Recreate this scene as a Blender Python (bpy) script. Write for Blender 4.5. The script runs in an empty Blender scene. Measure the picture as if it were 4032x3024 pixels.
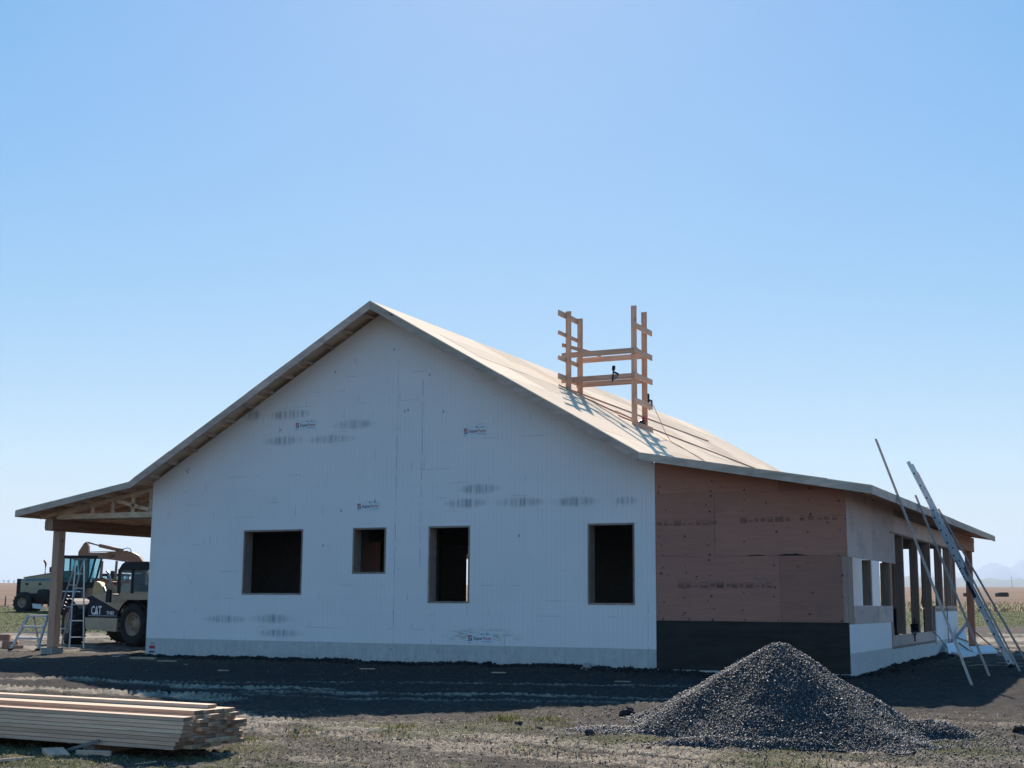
import bpy, bmesh, math, random
import numpy as np
from mathutils import Vector, Matrix
random.seed(7); rng = np.random.default_rng(7)
SC = bpy.context.scene; COL = SC.collection
R = math.radians
# ------------------------------------------------------------------ camera
CX, CY, CZ = 8.8587, -25.147, 0.8906
PITCH, ROLL, YAW = 0.1597, 0.0069, 0.4446
cyw, syw, cp, sp = math.cos(YAW), math.sin(YAW), math.cos(PITCH), math.sin(PITCH)
Fv = Vector((-syw*cp, cyw*cp, sp)); Rv = Vector((cyw, syw, 0)); Uv = Rv.cross(Fv)
cr, sr = math.cos(ROLL), math.sin(ROLL)
R2 = cr*Rv + sr*Uv; U2 = -sr*Rv + cr*Uv
cam = bpy.data.cameras.new('camera'); cam.sensor_width = 36.0; cam.lens = 5320.2/4032*36
cam.clip_start = 0.1; cam.clip_end = 60000
camo = bpy.data.objects.new('camera', cam); COL.objects.link(camo)
camo.matrix_world = Matrix(((R2.x, U2.x, -Fv.x, CX), (R2.y, U2.y, -Fv.y, CY), (R2.z, U2.z, -Fv.z, CZ), (0, 0, 0, 1)))
SC.camera = camo
# ------------------------------------------------------------------ world and sun
SUN_AZ = 25.5      # degrees from +Y towards -X
SUN_EL = 34.0
SKY_STRENGTH = 0.068
SUN_STRENGTH = 5.0
w = bpy.data.worlds.new('World'); SC.world = w; w.use_nodes = True
nt = w.node_tree; nt.nodes.clear()
sky = nt.nodes.new('ShaderNodeTexSky'); sky.sky_type = 'NISHITA'; sky.sun_disc = False
sky.sun_elevation = R(SUN_EL); sky.sun_rotation = R(-SUN_AZ); sky.altitude = 900
sky.air_density = 1.5; sky.dust_density = 0.4; sky.ozone_density = 4.5
bg = nt.nodes.new('ShaderNodeBackground'); bg.inputs[1].default_value = SKY_STRENGTH
wo = nt.nodes.new('ShaderNodeOutputWorld'); 
# the same grading over the whole sky: a phone camera flattens and saturates it
def vm(op, a, b):
    q = nt.nodes.new('ShaderNodeVectorMath'); q.operation = op
    for i, v in enumerate((a, b)):
        if isinstance(v, tuple): q.inputs[i].default_value = v
        else: nt.links.new(v, q.inputs[i])
    return q.outputs[0]
SKY_GAMMA, SKY_PIVOT, SKY_SAT = 0.30, 6.0, 3.0
v0 = vm('MULTIPLY', sky.outputs[0], (1/SKY_PIVOT,)*3); gm = nt.nodes.new('ShaderNodeGamma'); gm.inputs[1].default_value = SKY_GAMMA; nt.links.new(v0, gm.inputs[0])
hs = nt.nodes.new('ShaderNodeHueSaturation'); hs.inputs['Saturation'].default_value = SKY_SAT; nt.links.new(vm('MULTIPLY', gm.outputs[0], (SKY_PIVOT,)*3), hs.inputs['Color'])
nt.links.new(vm('MULTIPLY', hs.outputs[0], (0.86, 0.935, 1.05)), bg.inputs[0]); nt.links.new(bg.outputs[0], wo.inputs[0])
sd = Vector((-math.sin(R(SUN_AZ))*math.cos(R(SUN_EL)), math.cos(R(SUN_AZ))*math.cos(R(SUN_EL)), math.sin(R(SUN_EL))))
sl = bpy.data.lights.new('sun', 'SUN'); sl.energy = SUN_STRENGTH; sl.angle = R(0.53); sl.color = (1.0, 0.885, 0.75)
so = bpy.data.objects.new('sun', sl); COL.objects.link(so); so.rotation_euler = sd.to_track_quat('Z', 'Y').to_euler()
so.location = (-10, 20, 30)
vs = SC.view_settings; vs.view_transform = 'Standard'; vs.look = 'None'; vs.gamma = 1; vs.exposure = 0.86; vs.use_curve_mapping = False
SC.cycles.use_denoising = True; SC.cycles.max_bounces = 8; SC.cycles.volume_bounces = 1
SC.cycles.sample_clamp_indirect = 8

# ------------------------------------------------------------------ helpers
Fh = np.array([-syw, cyw]); Rh = np.array([cyw, syw])
def LD(lat, dep):
    """point on the plain: metres to the right and metres forward of the standing point"""
    return (CX+Fh[0]*dep+Rh[0]*lat, CY+Fh[1]*dep+Rh[1]*lat)
DK = np.array([-500, 0, 14, 26, 45, 60, 80, 120, 4000, 6500, 30000])
ZK = np.array([-0.80, -0.77, -0.595, -0.43, -0.385, -0.13, 0.23, 0.73, 49.23, 60.0, 40.0])
def gz(X, Y):
    X = np.asarray(X, float); Y = np.asarray(Y, float)
    d = (X-CX)*Fh[0]+(Y-CY)*Fh[1]; l = (X-CX)*Rh[0]+(Y-CY)*Rh[1]
    return np.interp(d, DK, ZK) + 0.0027*np.clip(l, -2500, 2500)
def g(x, y): return float(gz(x, y))

def setp(o, label=None, cat=None, group=None, kind=None):
    if label: o['label'] = label
    if cat: o['category'] = cat
    if group: o['group'] = group
    if kind: o['kind'] = kind
    return o
def link(o, parent=None):
    COL.objects.link(o)
    if parent is not None: o.parent = parent
    return o
def thing(name, label, cat, loc=(0, 0, 0), rz=0.0, group=None):
    o = bpy.data.objects.new(name, None); o.empty_display_size = 0.2
    o.location = loc; o.rotation_euler = (0, 0, rz); link(o); return setp(o, label, cat, group)

BOXF = [(0, 3, 2, 1), (4, 5, 6, 7), (0, 1, 5, 4), (1, 2, 6, 5), (2, 3, 7, 6), (3, 0, 4, 7)]
class MB:
    def __init__(s): s.v = []; s.f = []; s.m = []; s.smooth = []
    def add(s, vs_, fs, mi=0, sm=False):
        n = len(s.v); s.v.extend([tuple(map(float, q)) for q in vs_]); s.f.extend([tuple(i+n for i in f) for f in fs])
        s.m.extend([mi]*len(fs)); s.smooth.extend([sm]*len(fs)); return s
    def box(s, x0, x1, y0, y1, z0, z1, mi=0):
        return s.add([(x0, y0, z0), (x1, y0, z0), (x1, y1, z0), (x0, y1, z0), (x0, y0, z1), (x1, y0, z1), (x1, y1, z1), (x0, y1, z1)], BOXF, mi)
    def beam(s, p0, p1, w_, h_, up=(0, 0, 1), mi=0):
        """rectangular bar p0->p1, w_ across (perp. to up), h_ along up"""
        p0 = Vector(p0); p1 = Vector(p1); d = (p1-p0).normalized(); up = Vector(up)
        a = d.cross(up)
        if a.length < 1e-5: a = d.cross(Vector((0, 1, 0)))
        a.normalize(); b = a.cross(d).normalized(); a = a*(w_/2); b = b*(h_/2)
        c = [p0-a-b, p0+a-b, p0+a+b, p0-a+b, p1-a-b, p1+a-b, p1+a+b, p1-a+b]
        return s.add(c, [(0, 1, 2, 3), (7, 6, 5, 4), (0, 4, 5, 1), (1, 5, 6, 2), (2, 6, 7, 3), (3, 7, 4, 0)], mi)
    def prism(s, poly, y0, y1, mi=0, axis='y'):
        n = len(poly); vs_ = []
        for y in (y0, y1):
            for a, b in poly:
                vs_.append((a, y, b) if axis == 'y' else ((y, a, b) if axis == 'x' else (a, b, y)))
        fs = [tuple(range(n-1, -1, -1)), tuple(range(n, 2*n))]+[(i, (i+1) % n, n+(i+1) % n, n+i) for i in range(n)]
        return s.add(vs_, fs, mi)
    def tube(s, pts, r, n=8, mi=0, cap=True):
        pts = [Vector(q) for q in pts]; rings = []
        rr = r if isinstance(r, (list, tuple)) else [r]*len(pts)
        for i, q in enumerate(pts):
            d = (pts[min(i+1, len(pts)-1)]-pts[max(i-1, 0)]).normalized()
            a = d.cross(Vector((0, 0, 1)))
            if a.length < 1e-3: a = d.cross(Vector((1, 0, 0)))
            a.normalize(); b = d.cross(a)
            rings.append([q+(a*math.cos(t*2*math.pi/n)+b*math.sin(t*2*math.pi/n))*rr[i] for t in range(n)])
        vs_ = [q for rg in rings for q in rg]; fs = []
        for i in range(len(pts)-1):
            for t in range(n): fs.append((i*n+t, i*n+(t+1) % n, (i+1)*n+(t+1) % n, (i+1)*n+t))
        if cap: fs += [tuple(range(n-1, -1, -1)), tuple((len(pts)-1)*n+t for t in range(n))]
        return s.add(vs_, fs, mi, True)
    def lathe(s, c, axis, prof, n=24, mi=0):
        """prof: (offset along axis, radius)"""
        ax = Vector(axis).normalized(); a = ax.cross(Vector((0, 0, 1)))
        if a.length < 1e-3: a = ax.cross(Vector((1, 0, 0)))
        a.normalize(); b = ax.cross(a); c = Vector(c); vs_ = []; fs = []
        for o_, r in prof:
            for t in range(n): vs_.append(c+ax*o_+(a*math.cos(t*2*math.pi/n)+b*math.sin(t*2*math.pi/n))*r)
        for i in range(len(prof)-1):
            for t in range(n): fs.append((i*n+t, i*n+(t+1) % n, (i+1)*n+(t+1) % n, (i+1)*n+t))
        return s.add(vs_, fs, mi, True)
    def mesh(s, name, mats):
        me = bpy.data.meshes.new(name); me.from_pydata(s.v, [], s.f)
        for m_ in (mats if isinstance(mats, (list, tuple)) else [mats]): me.materials.append(m_)
        me.polygons.foreach_set('material_index', s.m); me.polygons.foreach_set('use_smooth', s.smooth)
        bm = bmesh.new(); bm.from_mesh(me); bmesh.ops.recalc_face_normals(bm, faces=bm.faces); bm.to_mesh(me); bm.free()
        return me
    def build(s, name, mats, parent=None, off=None):
        if off is not None: s.v = [(a-off[0], b-off[1], c-off[2]) for a, b, c in s.v]
        return link(bpy.data.objects.new(name, s.mesh(name, mats)), parent)
def top(mb, name, mats, label, cat, group=None, base=None):
    """a thing that is one mesh, origin at the middle of its base"""
    a = np.array(mb.v)
    if base is None: base = ((a[:, 0].min()+a[:, 0].max())/2, (a[:, 1].min()+a[:, 1].max())/2, a[:, 2].min())
    o = mb.build(name, mats, None, base); o.location = base; return setp(o, label, cat, group)
def bevel(o, wd=0.003, seg=1):
    m = o.modifiers.new('bevel', 'BEVEL'); m.width = wd; m.segments = seg; m.limit_method = 'ANGLE'; return o

# ------------------------------------------------------------------ materials
class NT:
    def __init__(s, name):
        s.mat = bpy.data.materials.new(name); s.mat.use_nodes = True; s.t = s.mat.node_tree; s.b = s.t.nodes['Principled BSDF']
        s.co = s.t.nodes.new('ShaderNodeTexCoord')
    def n(s, ty, **k):
        q = s.t.nodes.new(ty)
        for a, b in k.items(): setattr(q, a, b)
        return q
    def l(s, a, b): s.t.links.new(a, b)
    def mp(s, scale=(1, 1, 1), src='Object', loc=(0, 0, 0), vec=None):
        m = s.n('ShaderNodeMapping'); m.inputs['Scale'].default_value = scale; m.inputs['Location'].default_value = loc
        s.l(vec if vec is not None else s.co.outputs[src], m.inputs[0]); return m.outputs[0]
    def noise(s, vec, scale=5, detail=4, rough=0.55, dist=0.0):
        q = s.n('ShaderNodeTexNoise'); q.inputs['Scale'].default_value = scale; q.inputs['Detail'].default_value = detail
        q.inputs['Roughness'].default_value = rough; q.inputs['Distortion'].default_value = dist; s.l(vec, q.inputs['Vector']); return q.outputs[0]
    def vor(s, vec, scale=5, feature='F1', out=0):
        q = s.n('ShaderNodeTexVoronoi'); q.feature = feature; q.inputs['Scale'].default_value = scale; s.l(vec, q.inputs['Vector']); return q.outputs[out]
    def ramp(s, fac, stops):
        q = s.n('ShaderNodeValToRGB'); e = q.color_ramp.elements
        while len(e) < len(stops): e.new(0.5)
        for i, (p_, c) in enumerate(stops):
            e[i].position = p_; e[i].color = (c, c, c, 1) if isinstance(c, (int, float)) else (*c, 1)
        s.l(fac, q.inputs[0]); return q.outputs[0]
    def mix(s, fac, a, b, mode='MIX'):
        q = s.n('ShaderNodeMix'); q.data_type = 'RGBA'; q.blend_type = mode
        for i, v in ((0, fac), (6, a), (7, b)):
            if isinstance(v, (int, float)): q.inputs[i].default_value = v if i == 0 else (v, v, v, 1)
            elif isinstance(v, tuple): q.inputs[i].default_value = (*v, 1)
            else: s.l(v, q.inputs[i])
        return q.outputs[2]
    def math(s, op, a, b=None, clamp=False):
        q = s.n('ShaderNodeMath'); q.operation = op; q.use_clamp = clamp
        for i, v in enumerate((a, b)):
            if v is None: continue
            if isinstance(v, (int, float)): q.inputs[i].default_value = v
            else: s.l(v, q.inputs[i])
        return q.outputs[0]
    def rnd(s): return s.n('ShaderNodeObjectInfo').outputs['Random']
    def bump(s, h, strength=0.3, dist=0.01):
        q = s.n('ShaderNodeBump'); q.inputs['Strength'].default_value = strength; q.inputs['Distance'].default_value = dist
        s.l(h, q.inputs['Height']); s.l(q.outputs[0], s.b.inputs['Normal'])
    def fin(s, col, rough=0.8, metal=0.0, spec=0.3):
        if isinstance(col, tuple): s.b.inputs['Base Color'].default_value = (*col, 1)
        else: s.l(col, s.b.inputs['Base Color'])
        if isinstance(rough, (int, float)): s.b.inputs['Roughness'].default_value = rough
        else: s.l(rough, s.b.inputs['Roughness'])
        s.b.inputs['Metallic'].default_value = metal; s.b.inputs['Specular IOR Level'].default_value = spec
        return s.mat
def plain(name, col, rough=0.7, metal=0.0, var=0.12, scale=6.0, spec=0.3):
    t = NT(name); n_ = t.noise(t.mp(), scale, 5, 0.6); c = t.mix(t.ramp(n_, [(0.3, 0.0), (0.7, 1.0)]), tuple(x*(1-var) for x in col), tuple(min(1, x*(1+var)) for x in col))
    return t.fin(c, rough, metal, spec)
def wood(name, base, sc=(1, 1, 1), knots=0.5, dark=0.62, spread=0.25, greyer=0.0):
    """sc small along the grain"""
    t = NT(name); r = t.rnd(); v = t.n('ShaderNodeVectorMath', operation='ADD'); cmb = t.n('ShaderNodeCombineXYZ')
    for i in range(3): t.l(t.math('MULTIPLY', r, 13.0+7*i), cmb.inputs[i])
    t.l(t.co.outputs['Object'], v.inputs[0]); t.l(cmb.outputs[0], v.inputs[1]); o = v.outputs[0]
    gr = t.noise(t.mp(tuple(x*1.0 for x in sc), vec=o), 26, 5, 0.6, 0.6)
    lo = tuple(x*dark for x in base)
    c = t.mix(t.ramp(gr, [(0.34, 0.0), (0.62, 1.0)]), lo, base)
    big = t.noise(t.mp(tuple(max(0.25, x*0.3) for x in sc), vec=o), 2.2, 3)
    c = t.mix(t.math('MULTIPLY', t.ramp(big, [(0.35, 1.0), (0.65, 0.0)]), 0.35), c, (base[0]*0.62, base[1]*0.62, base[2]*0.66))
    kn = t.vor(t.mp(tuple(0.35+0.65*x for x in sc), vec=o), 3.2)
    c = t.mix(t.math('MULTIPLY', t.ramp(kn, [(0.05, 1.0), (0.10, 0.0)]), knots), c, (base[0]*0.22, base[1]*0.15, base[2]*0.12))
    c = t.mix(1.0, c, t.ramp(r, [(0.0, 1.0-spread), (1.0, 1.0+spread*0.5)]), 'MULTIPLY')
    c = t.mix(1.0, c, t.ramp(t.math('FRACT', t.math('MULTIPLY', r, 7.31)), [(0.0, (1.0, 0.90, 0.86)), (0.5, (1.0, 1.0, 1.0)), (1.0, (0.90, 0.95, 0.90))]), 'MULTIPLY')
    t.bump(gr, 0.25, 0.003)
    return t.fin(c, 0.75, 0, 0.25)
SPF = (0.73, 0.48, 0.345)
M = {}
M['truss'] = wood('truss_lumber', (0.80, 0.58, 0.42), (0.08, 0.3, 0.3))
M['woodX'] = wood('softwood_grain_x', SPF, (0.05, 1, 1)); M['woodY'] = wood('softwood_grain_y', SPF, (1, 0.05, 1)); M['woodZ'] = wood('softwood_grain_z', SPF, (1, 1, 0.05))
M['stackwood'] = wood('stack_softwood', (0.93, 0.61, 0.43), (0.05, 1, 1), 1.0, 0.70, 0.42)
M['endgrain_shade'] = wood('shaded_end_grain', (0.36, 0.245, 0.17), (1, 1, 1), 0.4, 0.7, 0.5)  # end grain tone, with the shade on the stack ends darkened into it
M['fascia'] = wood('fascia_board', (0.76, 0.55, 0.45), (0.08, 0.3, 0.3), 0.8)
M['buck'] = wood('treated_buck', (0.42, 0.31, 0.26), (0.3, 1, 0.3), 0.5)
M['frameZ'] = wood('weathered_framing', (0.48, 0.31, 0.25), (1, 1, 0.05), 0.7)
M['cedarY'] = wood('cedar_beam_y', (0.42, 0.20, 0.12), (1, 0.06, 1), 0.6); M['cedarZ'] = wood('cedar_post_z', (0.62, 0.35, 0.25), (1, 1, 0.06), 1.0)
M['planksl'] = wood('leaning_plank', (0.56, 0.41, 0.33), (1, 1, 0.1), 0.3)
def foam(name, dirty=0.0):
    t = NT(name); P = t.co.outputs['Object']; sep = t.n('ShaderNodeSeparateXYZ'); t.l(P, sep.inputs[0]); r = t.rnd()
    along = t.math('ADD', sep.outputs[0], sep.outputs[1])
    wv = t.math('SINE', t.math('MULTIPLY', along, 2*math.pi/0.102)); rib = t.ramp(wv, [(0.80, 0.0), (1.0, 1.0)])
    nz = t.noise(t.mp((1.2, 1.2, 0.25)), 3.0, 5, 0.6); rib2 = t.math('MULTIPLY', rib, t.ramp(nz, [(0.35, 0.15), (0.7, 1.0)]))
    c = t.mix(t.math('MULTIPLY', rib2, 0.30), (0.88, 0.80, 0.785), (0.48, 0.49, 0.51))
    blot = t.noise(t.mp((1, 1, 1)), 0.55, 4, 0.6); c = t.mix(t.ramp(blot, [(0.35, 0.0), (0.75, 0.22)]), c, (0.62, 0.61, 0.60))
    # rubbed grey scuffs left by stacked bundles
    sm = None
    S = [(-9.72, 5.07, .26, .10), (-8.72, 5.03, .50, .09), (-6.98, 4.72, .44, .09), (-8.85, 4.44, .46, .08), (-7.55, 4.42, .52, .08), (-3.87, 3.21, .40, .09),
         (-4.15, 2.92, .44, .08), (-2.92, 2.91, .46, .08), (-1.70, 2.89, .44, .08), (-0.60, 2.88, .22, .07), (-10.25, .46, .50, .07), (-8.97, .48, .46, .08), (-8.78, .17, .50, .07)]
    for cx, cz, hw, hh in S:
        v = t.n('ShaderNodeVectorMath', operation='SUBTRACT'); t.l(P, v.inputs[0]); v.inputs[1].default_value = (cx, 0, cz)
        m2 = t.n('ShaderNodeVectorMath', operation='MULTIPLY'); t.l(v.outputs[0], m2.inputs[0]); m2.inputs[1].default_value = (.74/hw, 0.02, .66/hh)
        ln = t.n('ShaderNodeVectorMath', operation='LENGTH'); t.l(m2.outputs[0], ln.inputs[0]); k = t.ramp(ln.outputs['Value'], [(0.45, 1.0), (1.0, 0.0)])
        sm = k if sm is None else t.math('MAXIMUM', sm, k)
    st = t.noise(t.mp((1, 1, 0.03)), 18, 3, 0.7)
    c = t.mix(t.math('MULTIPLY', sm, t.ramp(st, [(0.40, 0.12), (0.66, 0.85)])), c, (0.27, 0.27, 0.28))
    # brown mud smear round the lowest print
    v = t.n('ShaderNodeVectorMath', operation='SUBTRACT'); t.l(P, v.inputs[0]); v.inputs[1].default_value = (-3.75, 0, 0.19)
    m2 = t.n('ShaderNodeVectorMath', operation='MULTIPLY'); t.l(v.outputs[0], m2.inputs[0]); m2.inputs[1].default_value = (1/1.0, 0.02, 1/0.19)
    ln = t.n('ShaderNodeVectorMath', operation='LENGTH'); t.l(m2.outputs[0], ln.inputs[0])
    mud = t.noise(t.mp((0.6, 1, 3.2), loc=(0, 0, 0)), 5, 5, 0.7, 1.0)
    c = t.mix(t.math('MULTIPLY', t.ramp(ln.outputs['Value'], [(0.35, 0.8), (1.0, 0.0)]), t.ramp(mud, [(0.50, 0.0), (0.60, 0.9)])), c, (0.26, 0.22, 0.15))
    # mud specks, thicker towards the ground, and a splash band along the lowest course
    spk = t.noise(t.mp((1, 1, 0.7)), 16, 4, 0.75, 0.4)
    low = t.n('ShaderNodeMapRange'); t.l(sep.outputs[2], low.inputs[0]); low.inputs[1].default_value = -0.4; low.inputs[2].default_value = 1.6; low.inputs[3].default_value = 1.0; low.inputs[4].default_value = 0.12
    c = t.mix(t.math('MULTIPLY', t.ramp(spk, [(0.70, 0.0), (0.76, 1.0)]), low.outputs[0]), c, (0.16, 0.15, 0.14))
    bandz = t.n('ShaderNodeMapRange'); t.l(sep.outputs[2], bandz.inputs[0]); bandz.inputs[1].default_value = 0.004; bandz.inputs[2].default_value = -0.004; bandz.inputs[3].default_value = 0.0; bandz.inputs[4].default_value = 1.0
    bn = t.noise(t.mp((1, 1, 0.35)), 7, 5, 0.7)
    c = t.mix(t.math('MULTIPLY', bandz.outputs[0], t.ramp(bn, [(0.3, 0.42), (0.75, 0.80)])), c, (0.33, 0.34, 0.31))
    sp2 = t.noise(t.mp((1, 1, 0.45)), 24, 4, 0.8, 0.5)
    c = t.mix(t.math('MULTIPLY', bandz.outputs[0], t.ramp(sp2, [(0.60, 0.0), (0.68, 0.8)])), c, (0.12, 0.12, 0.11))
    c = t.mix(1.0, c, t.ramp(r, [(0.0, 0.988), (1.0, 1.005)]), 'MULTIPLY')
    t.bump(t.math('MULTIPLY', rib, -1.0), 0.25, 0.004)
    return t.fin(c, 0.75, 0, 0.25)
M['foam'] = foam('insulating_foam')
M['foam_plain'] = plain('clean_foam', (0.74, 0.75, 0.76), 0.75, 0, 0.06)
def ply(name, base, grain, stain=0.5, knot=0.9, ksc=4.0):
    t = NT(name); r = t.rnd(); o = t.co.outputs['Object']
    gr = t.noise(t.mp(grain, vec=o), 14, 5, 0.6, 0.5); c = t.mix(t.ramp(gr, [(0.3, 0.0), (0.7, 1.0)]), tuple(x*0.84 for x in base), base)
    bl = t.noise(t.mp((0.8, 0.8, 1.6), vec=o), 1.3, 5, 0.65); c = t.mix(t.math('MULTIPLY', t.ramp(bl, [(0.52, 0.0), (0.72, 1.0)]), stain), c, (0.15, 0.125, 0.125))
    k = t.vor(t.mp((1, 1, 1.5), vec=o), ksc); c = t.mix(t.math('MULTIPLY', t.ramp(k, [(0.055, 1.0), (0.10, 0.0)]), knot), c, (0.05, 0.035, 0.035))
    c = t.mix(1.0, c, t.ramp(r, [(0.0, 0.76), (1.0, 1.12)]), 'MULTIPLY')
    t.bump(gr, 0.2, 0.002); return t.fin(c, 0.8, 0, 0.2)
M['plyred'] = ply('red_fir_plywood', (0.47, 0.215, 0.155), (0.12, 1, 1.4), 0.35)
M['plytan'] = ply('tan_plywood', (0.74, 0.53, 0.46), (1, 1, 0.12), 0.45, 0.6, 6.0)
M['plyend'] = plain('plywood_edge', (0.33, 0.24, 0.18), 0.85)
def osb():
    t = NT('roof_strand_board'); r = t.rnd(); o = t.mp((1, 1, 1))
    f = t.vor(t.mp((1.0, 0.45, 1.0)), 34, out=1); n_ = t.noise(o, 3, 5); n2 = t.noise(t.mp((0.5, 1, 0.5)), 40, 3, 0.7)
    c = t.mix(t.ramp(n2, [(0.3, 0.0), (0.7, 1.0)]), (0.70, 0.53, 0.38), (0.88, 0.69, 0.52))
    sep = t.n('ShaderNodeSeparateColor'); t.l(f, sep.inputs[0]); c = t.mix(t.math('MULTIPLY', sep.outputs[0], 0.35), c, (0.92, 0.74, 0.56))
    c = t.mix(t.math('MULTIPLY', t.ramp(n_, [(0.35, 0.0), (0.7, 1.0)]), 0.25), c, (0.64, 0.49, 0.36))
    c = t.mix(1.0, c, t.ramp(r, [(0.0, 0.74), (1.0, 1.12)]), 'MULTIPLY')
    t.bump(n2, 0.3, 0.003); return t.fin(c, 0.95, 0, 0.05)
M['osb'] = osb()
def membrane():
    t = NT('black_membrane'); n_ = t.noise(t.mp((0.4, 1, 2.0)), 3, 6, 0.7); n2 = t.noise(t.mp(), 9, 4, 0.75, 0.5)
    c = t.mix(t.ramp(n_, [(0.35, 0.0), (0.75, 1.0)]), (0.016, 0.013, 0.012), (0.046, 0.038, 0.034)); c = t.mix(t.ramp(n2, [(0.70, 0.0), (0.78, 0.6)]), c, (0.10, 0.095, 0.09))
    t.bump(n_, 0.2, 0.004); return t.fin(c, 0.7, 0, 0.3)
M['black'] = membrane()
M['concrete'] = plain('concrete', (0.30, 0.29, 0.28), 0.9, 0, 0.15)
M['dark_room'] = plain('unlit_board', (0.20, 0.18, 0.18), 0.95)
M['alu'] = plain('aluminium', (0.40, 0.43, 0.47), 0.42, 0.75, 0.12)
M['alu_dark'] = plain('ladder_web', (0.30, 0.33, 0.37), 0.5, 0.5)
M['rubber'] = plain('tyre_rubber', (0.022, 0.021, 0.022), 0.85, 0, 0.35)
M['blackp'] = plain('black_paint', (0.014, 0.015, 0.020), 0.7, 0, 0.2, spec=0.25)
M['navy'] = plain('navy_panel', (0.010, 0.014, 0.026), 0.6, 0, 0.2, spec=0.2)
M['catyel'] = plain('machine_tan_yellow', (0.44, 0.30, 0.12), 0.5, 0, 0.15, spec=0.4)
M['cattan'] = plain('dusty_tan_paint', (0.40, 0.315, 0.215), 0.65, 0, 0.15)
M['catbrown'] = plain('faded_brown_yellow', (0.30, 0.14, 0.08), 0.6, 0, 0.2)
M['rimtan'] = plain('wheel_rim_paint', (0.34, 0.25, 0.18), 0.6, 0, 0.2)
M['white'] = plain('white_paint', (0.75, 0.76, 0.78), 0.5, 0, 0.05)
M['bluest'] = plain('blue_stripe', (0.10, 0.20, 0.26), 0.5)
M['red'] = plain('red_print', (0.50, 0.05, 0.06), 0.6, 0, 0.05); M['ink'] = plain('navy_print', (0.03, 0.04, 0.10), 0.6, 0, 0.05)
M['inkfaint'] = plain('faded_stamp_ink', (0.13, 0.07, 0.065), 0.8); M['greyprint'] = plain('grey_print', (0.28, 0.32, 0.40), 0.7)
M['steel'] = plain('dull_steel', (0.18, 0.18, 0.19), 0.5, 0.6)
M['pipe'] = plain('grey_pipe', (0.20, 0.23, 0.27), 0.5); M['cordo'] = plain('orange_hose', (0.42, 0.18, 0.09), 0.6); M['cordk'] = plain('dark_cord', (0.06, 0.06, 0.07), 0.6); M['cordp'] = plain('pale_cord', (0.35, 0.30, 0.22), 0.7)
M['redtool'] = plain('red_tool', (0.35, 0.05, 0.04), 0.5)
def glass(name, col, tr=0.8):
    t = NT(name); t.b.inputs['Transmission Weight'].default_value = tr; t.b.inputs['Alpha'].default_value = 1; t.b.inputs['IOR'].default_value = 1.02
    return t.fin(col, 0.05, 0, 0.5)
M['glass'] = glass('tinted_cab_glass', (0.36, 0.62, 0.66), 0.92)
M['glass2'] = glass('dusty_cab_glass', (0.62, 0.74, 0.76), 0.9)
M['bark'] = plain('bark', (0.09, 0.075, 0.06), 0.9); M['leaf'] = plain('far_foliage', (0.05, 0.055, 0.035), 0.9, 0, 0.3)
M['bale'] = plain('weathered_bale', (0.07, 0.06, 0.05), 0.95, 0, 0.3, 3)
M['postwood'] = plain('old_fence_wood', (0.14, 0.10, 0.08), 0.9)

# ------------------------------------------------------------------ roof profile
XL, XKL, XR_, XKR, XE = -16.18, -12.715, -6.26, -0.09, 4.30
ZL, ZKL, ZRG, ZKR, ZE = 2.995, 3.58, 7.32, 3.756, 2.995
PX = [XL, XKL, XR_, XKR, XE]; PZ = [ZL, ZKL, ZRG, ZKR, ZE]
def zr(x): return float(np.interp(x, PX, PZ))
OH = 0.61; YFAR = 23.1; YFARR = 19.35

# ------------------------------------------------------------------ terrain
_lat = rng.random((256, 256)).astype(np.float32)
def vnoise(x, y, s, seed=0):
    x = np.asarray(x)/s+seed*17.3+1000; y = np.asarray(y)/s+seed*9.1+1000
    xi = np.floor(x).astype(int); yi = np.floor(y).astype(int); fx = x-xi; fy = y-yi; fx = fx*fx*(3-2*fx); fy = fy*fy*(3-2*fy)
    a = _lat[xi & 255, yi & 255]; b = _lat[(xi+1) & 255, yi & 255]; c = _lat[xi & 255, (yi+1) & 255]; d = _lat[(xi+1) & 255, (yi+1) & 255]
    return (a*(1-fx)+b*fx)*(1-fy)+(c*(1-fx)+d*fx)*fy
def fbm(x, y, s, o=4, seed=0):
    r = 0; a = 1; t = 0
    for i in range(o): r = r+a*vnoise(x, y, s/2**i, seed+i); t += a; a *= 0.55
    return r/t
TR = [([-9.7, -8, -5.5, -2.5], [-7.3, -6.9, -7.1, -6.9], .28, 1.0), ([-9, -7.76, -5.82, -4.24, -2.8], [-9.1, -8.95, -8.8, -8.8, -9.2], .42, 1.2),
      ([-3.2, -1.31, 0.46, 1.42, 2.98, 4.17, 5.3, 8], [-9.9, -11.1, -11.4, -11.45, -11.75, -11.85, -12.05, -12.4], .34, 1.1), ([-1, .5, 1.8, 3.5, 5.5, 8], [-12.0, -12.2, -12.3, -12.6, -12.8, -13.1], .3, .9),
      ([-6.5, -3.5, -0.76, 1.79, 3.64, 5, 9], [-10.1, -10.0, -11.9, -12.6, -12.9, -13.0, -13.3], .22, .9),
      ([-4.5, -3, -.16, 2.2, 4], [-7.9, -7.5, -6.3, -6.05, -6.2], .22, .75), ([-7, -5.4, -3.15, .1, 3], [-6.6, -6.2, -5.0, -3.9, -3.4], .18, .62), ([-6, -3.4, -.6, 2, 4.2], [-8.5, -8.2, -7.4, -6.9, -6.9], .16, .55),
      ([3.5, 5.6, 7.3, 9.5], [-6.8, -7.3, -7.5, -7.9], .3, .6), ([5.3, 6.3, 7.5, 9], [-11.9, -10.8, -9.7, -8.8], .25, .6), ([6.4, 7.5, 9.5], [-7.2, -8.4, -9.6], .25, .5),
      ([-2, 0.5, 3, 6, 9], [-14.2, -13.9, -14.1, -13.8, -13.6], .26, .6)]
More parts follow.
